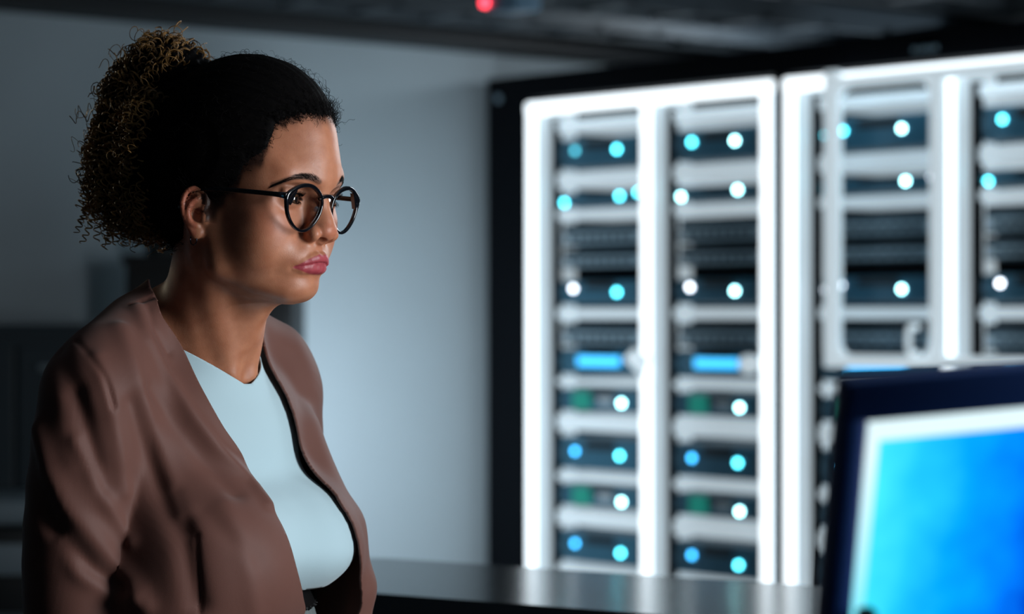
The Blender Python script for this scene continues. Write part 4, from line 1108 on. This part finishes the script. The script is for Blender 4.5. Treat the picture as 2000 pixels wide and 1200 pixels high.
# trousers and belt
M_BELT = mat('black_belt', S(14, 14, 15), 0.35, bump=(300, 0.2))
M_BUCKLE = mat('belt_buckle', S(190, 200, 204), 0.25, metal=1.0)
GT = Grid(np.arange(-200, 200.1, 4), np.arange(-150, 150, 4), np.arange(-500, -150, 4))
GT.ell((0, 38, -290), (114, 106, 84), k=1); GT.ell((0, 0, -470), (165, 112, 130), k=50)
TP, TF = GT.skin(2)
fold = 2.0*np.sin(TP[:, 0]*0.55+TP[:, 2]*0.05)*np.clip(-(TP[:, 2]+262)/20, 0, 1)
TP = TP+normals(TP, TF)*fold[:, None]
Tc, Tf = clip(TP, TF, np.minimum(-262-TP[:, 2], TP[:, 2]+490))
trs = world_part('trousers', t2w(Tc), Tf, M_LINING)
Tc, Tf = clip(TP, TF, np.minimum(-236-TP[:, 2], TP[:, 2]+266))
Tc = Tc+normals(Tc, Tf)*3
belt = world_part('belt', t2w(Tc), Tf, M_BELT); bm_ = belt.modifiers.new('thickness', 'SOLIDIFY'); bm_.thickness = 0.003
PHN = [(90, 118), (55, 106), (40, 90), (18, 76.7), (-11, 60.6), (-46, 46), (-82, 33), (-114, 20.5), (-143, 17.1), (-153, 16.5), (-179, 13.8), (-210, 10.4), (-244, 2.8), (-265, -3.8), (-520, -8)]
PHF = [(90, -118), (55, -106), (40, -90), (9, -66), (-22, -48), (-69, -41), (-106, -38), (-146, -30), (-163, -26.2), (-185, -26.2), (-206, -26.4), (-238, -30), (-273, -33), (-520, -35)]
bx, by, bz = BP[:, 0], BP[:, 1], BP[:, 2]
ph_ = np.degrees(np.arctan2(bx, by))
pn_ = pchip([q[0] for q in PHN], [q[1] for q in PHN])(bz); pf_ = pchip([q[0] for q in PHF], [q[1] for q in PHF])(bz)
rr_ = np.hypot(bx, by)*math.pi/180
gB = np.maximum(ph_-pn_, pf_-ph_)*rr_
ctop = 56-0.9*np.maximum(-18-by, 0)-0.28*np.maximum(by+18, 0)
gB = np.minimum(gB, ctop-bz)
BPc, BFc = clip(BP, BF, gB)
BPc = relax(BPc, BFc, 14, mask=np.clip((-35-BPc[:, 0])/25, 0, 1))
# folds, seams and darts: ridges and furrows pressed along lines on the cloth (torso frame, mm)
FOLDPTS={
    'roll': [(94, -3, 28), (104, 15, 15), (107, 26, 0), (100, 33, -17), (94, 41, -34), (89, 55, -52), (84, 69, -71), (75, 80, -88), (64, 90, -105), (52, 101, -119), (41, 113, -134), (42, 126, -143), (43, 139, -153)],
    'rollv': [(122, 50, -47), (109, 55, -64), (101, 64, -81), (91, 75, -98), (82, 87, -115), (76, 102, -128), (73, 120, -141)],
    'ridge2': [(133, 13, 9), (141, 30, -9), (143, 42, -28), (141, 50, -47), (135, 53, -66), (124, 55, -91), (117, 62, -116), (116, 74, -139), (123, 93, -161)],
    'val2': [(149, 50, -61), (140, 52, -81), (130, 52, -101), (122, 58, -124), (121, 71, -145), (127, 91, -167), (132, 110, -188), (133, 121, -216), (128, 127, -245)],
    'collar': [(97, -9, 29), (89, -7, 32), (81, -6, 34), (76, -4, 37), (71, 0, 40)],
    'cr2': [(84, 3, 29), (90, 13, 19), (93, 20, 10), (88, 26, -2), (81, 31, -14)],
    'dart': [(125, 118, -180), (128, 123, -198), (129, 127, -216), (128, 129, -235), (125, 129, -255)],
    'dartv': [(115, 82, -144), (121, 97, -161), (127, 112, -179)],
    'sl1': [(169, 18, -20), (174, 31, -38), (172, 40, -57), (167, 42, -79), (161, 45, -101), (154, 45, -124), (147, 45, -146)],
    'slv1': [(170, -29, -19), (192, 5, -43), (193, 17, -68), (189, 24, -92), (184, 30, -117)],
    'sl2': [(196, -28, -93), (200, -16, -111), (199, -8, -130), (198, 4, -146), (193, 13, -162), (185, 23, -176), (175, 32, -191), (162, 37, -206), (149, 43, -221), (149, 57, -231), (150, 72, -242)],
    'slv2': [(198, -8, -175), (196, 4, -188), (191, 14, -202), (181, 25, -214), (168, 34, -226), (155, 39, -234), (150, 52, -240)],
    'sl3': [(193, 9, -197), (187, 18, -212), (180, 25, -226), (164, 35, -237), (151, 47, -248), (151, 65, -250), (149, 82, -253)],
    'sl4': [(192, 19, -98), (185, 28, -119), (176, 34, -141), (167, 39, -156), (155, 41, -171), (145, 43, -184), (143, 52, -195)],
    'slv3': [(192, 15, -54), (189, 24, -75), (184, 31, -97), (177, 35, -119), (169, 38, -141)],
    'seam': [(164, -15, -7), (169, -3, -12), (172, 7, -17), (174, 21, -27), (173, 31, -37), (172, 38, -50), (169, 42, -64)],
    'chest1': [(93, 125, -152), (96, 138, -166), (96, 149, -181), (95, 156, -200), (91, 161, -219), (86, 162, -237), (78, 160, -255)],
    'belt': [(-2, 160, -247), (-16, 159, -246), (-26, 160, -245), (-34, 162, -243), (-41, 164, -240)],
    'underbust': [(111, 115, -159), (110, 128, -168), (107, 138, -176), (98, 151, -188), (86, 161, -200)],
    'farroll': [(-22, 66, 14), (-85, 28, -6), (-91, 34, -22), (-96, 48, -44), (-92, 67, -66), (-94, 86, -94), (-98, 102, -121)],
    'farv': [(-93, 23, 4), (-101, 33, -16), (-106, 44, -37), (-109, 59, -62), (-101, 82, -86)],
}
FOLDAMP = {'roll': (4.5, 9), 'rollv': (-5, 13), 'ridge2': (4.5, 12), 'val2': (-6, 13), 'collar': (-2.6, 2.8), 'cr2': (-2, 5), 'dart': (-1.6, 3.2), 'dartv': (-2, 8),
           'sl1': (3, 9), 'slv1': (-4, 14), 'sl2': (6, 13), 'slv2': (-6, 12), 'sl3': (5, 11), 'sl4': (3.5, 9), 'slv3': (-4, 12), 'seam': (-4, 3.4), 'chest1': (2, 12),
           'underbust': (-1.5, 12)}
BN = normals(BPc, BFc); disp = np.zeros(len(BPc))
for k_, (am, wd) in FOLDAMP.items():
    pts_ = np.array(FOLDPTS[k_], float); lo_, hi_ = pts_.min(0)-3.2*wd, pts_.max(0)+3.2*wd
    ix_ = np.nonzero(((BPc > lo_) & (BPc < hi_)).all(1))[0]
    if len(ix_): disp[ix_] += am*np.exp(-0.5*(seg_dist(BPc[ix_], spline(pts_, 24))/(wd*0.62))**2)
BPc = BPc+BN*disp[:, None]
blazer = world_part('blazer', t2w(BPc), BFc, M_BLAZER)
sm = blazer.modifiers.new('thickness', 'SOLIDIFY'); sm.thickness = 0.0028; sm.offset = -1

# legs, shoes, hands: below the frame, so that the figure stands complete
M_SHOE = mat('black_leather_shoe', S(16, 15, 15), 0.35)
GL = Grid(np.arange(-140, 140.1, 6), np.arange(-140, 150, 6), np.arange(-1262, -440, 7))
for s_ in (-1, 1):
    GL.chain([(s_*78, 0, -480), (s_*74, 8, -820), (s_*72, -8, -1150), (s_*72, -12, -1215)], [82, 56, 44, 44], k=14)
GL.ell((0, 0, -470), (160, 108, 70), k=30)
LP_, LF_ = GL.skin(2); LP_, LF_ = clip(LP_, LF_, np.minimum(LP_[:, 2]+1205, -478-LP_[:, 2]))
world_part('trouser_legs', t2w(LP_), LF_, M_LINING)
zf = lambda x, y: (np.array([x, y, 0]))
for s_ in (-1, 1):
    a_ = t2w((s_*72, -12, -1200)); fw_ = R_T @ np.array([0, 1.0, 0]); fw_[2] = 0; fw_ /= np.linalg.norm(fw_)
    gx = Grid(np.arange(-60, 60.1, 5), np.arange(-60, 200, 5), np.arange(-5, 110, 5))
    gx.ell((0, 20, 28), (36, 60, 32), k=1); gx.ell((0, 105, 20), (42, 70, 24), k=20); gx.cap((0, 0, 40), (0, -4, 95), 36, 38, k=18)
    gx.op(lambda X, Y, Z: Z*-1.0+0*X+0*Y, (-80, -80, -20), (80, 220, 120), 'i', 3)
    q_, f_ = gx.skin(2); sx_ = np.array([-fw_[1], fw_[0], 0])*-1
    world_part('shoe', np.array([a_[0], a_[1], 0])+(q_[:, :1]*sx_+q_[:, 1:2]*fw_+q_[:, 2:]*np.array([0, 0, 1.0]))/1000, f_, M_SHOE)
for s_ in (-1, 1):
    e_ = np.array(ARM[s_][-1], float); d_ = e_-np.array(ARM[s_][-2], float); d_ /= np.linalg.norm(d_)
    up_ = np.array([0, 0, 1.0]); up_ = up_-d_*(up_ @ d_); up_ /= np.linalg.norm(up_); sd2 = np.cross(d_, up_)*s_
    H_ = lambda a, b, c: e_+d_*a+sd2*b+up_*c
    lo_, hi_ = e_-130, e_+210
    gh = Grid(np.arange(lo_[0], hi_[0], 2.6), np.arange(lo_[1], hi_[1], 2.6), np.arange(lo_[2], hi_[2], 2.6))
    gh.cap(H_(-60, 0, 0), H_(25, 0, 0), 27, 24, k=1); gh.chain([H_(30, -16, 0), H_(85, -24, 2)], [17, 13], k=16); gh.chain([H_(30, 12, 0), H_(85, 22, 2)], [17, 13], k=16); gh.chain([H_(40, 0, 2), H_(88, 0, 4)], [17, 13], k=14)
    for b_, L_ in ((-28, 62), (-10, 74), (9, 78), (27, 70)):
        gh.chain([H_(84, b_*0.9, 3), H_(84+L_*0.45, b_*1.05, 2), H_(84+L_*0.75, b_*1.08, -10), H_(84+L_*0.95, b_*1.08, -24)], [10, 9, 8.2, 7.2], k=3)
    gh.chain([H_(32, 26, -4), H_(60, 46, -12), H_(86, 52, -20)], [13, 10.5, 8.5], k=6)
    q_, f_ = gh.skin(2); hd = world_part('hand', t2w(q_), f_, M_SKIN)
# small hoop in the near ear
ring = [np.array([70.5, -6.0, -33.5])+5.2*np.array([0.25*math.cos(t), 0.97*math.cos(t), math.sin(t)]) for t in np.linspace(0, 2*np.pi, 28, endpoint=False)]
V_, F_ = tube_arrays([ring], [0.6], 6, True)
er = world_part('earring', h2w(V_), F_, mat('dark_steel_hoop', S(60, 64, 70), 0.25, metal=1.0)); er['label'] = 'small dark hoop earring'
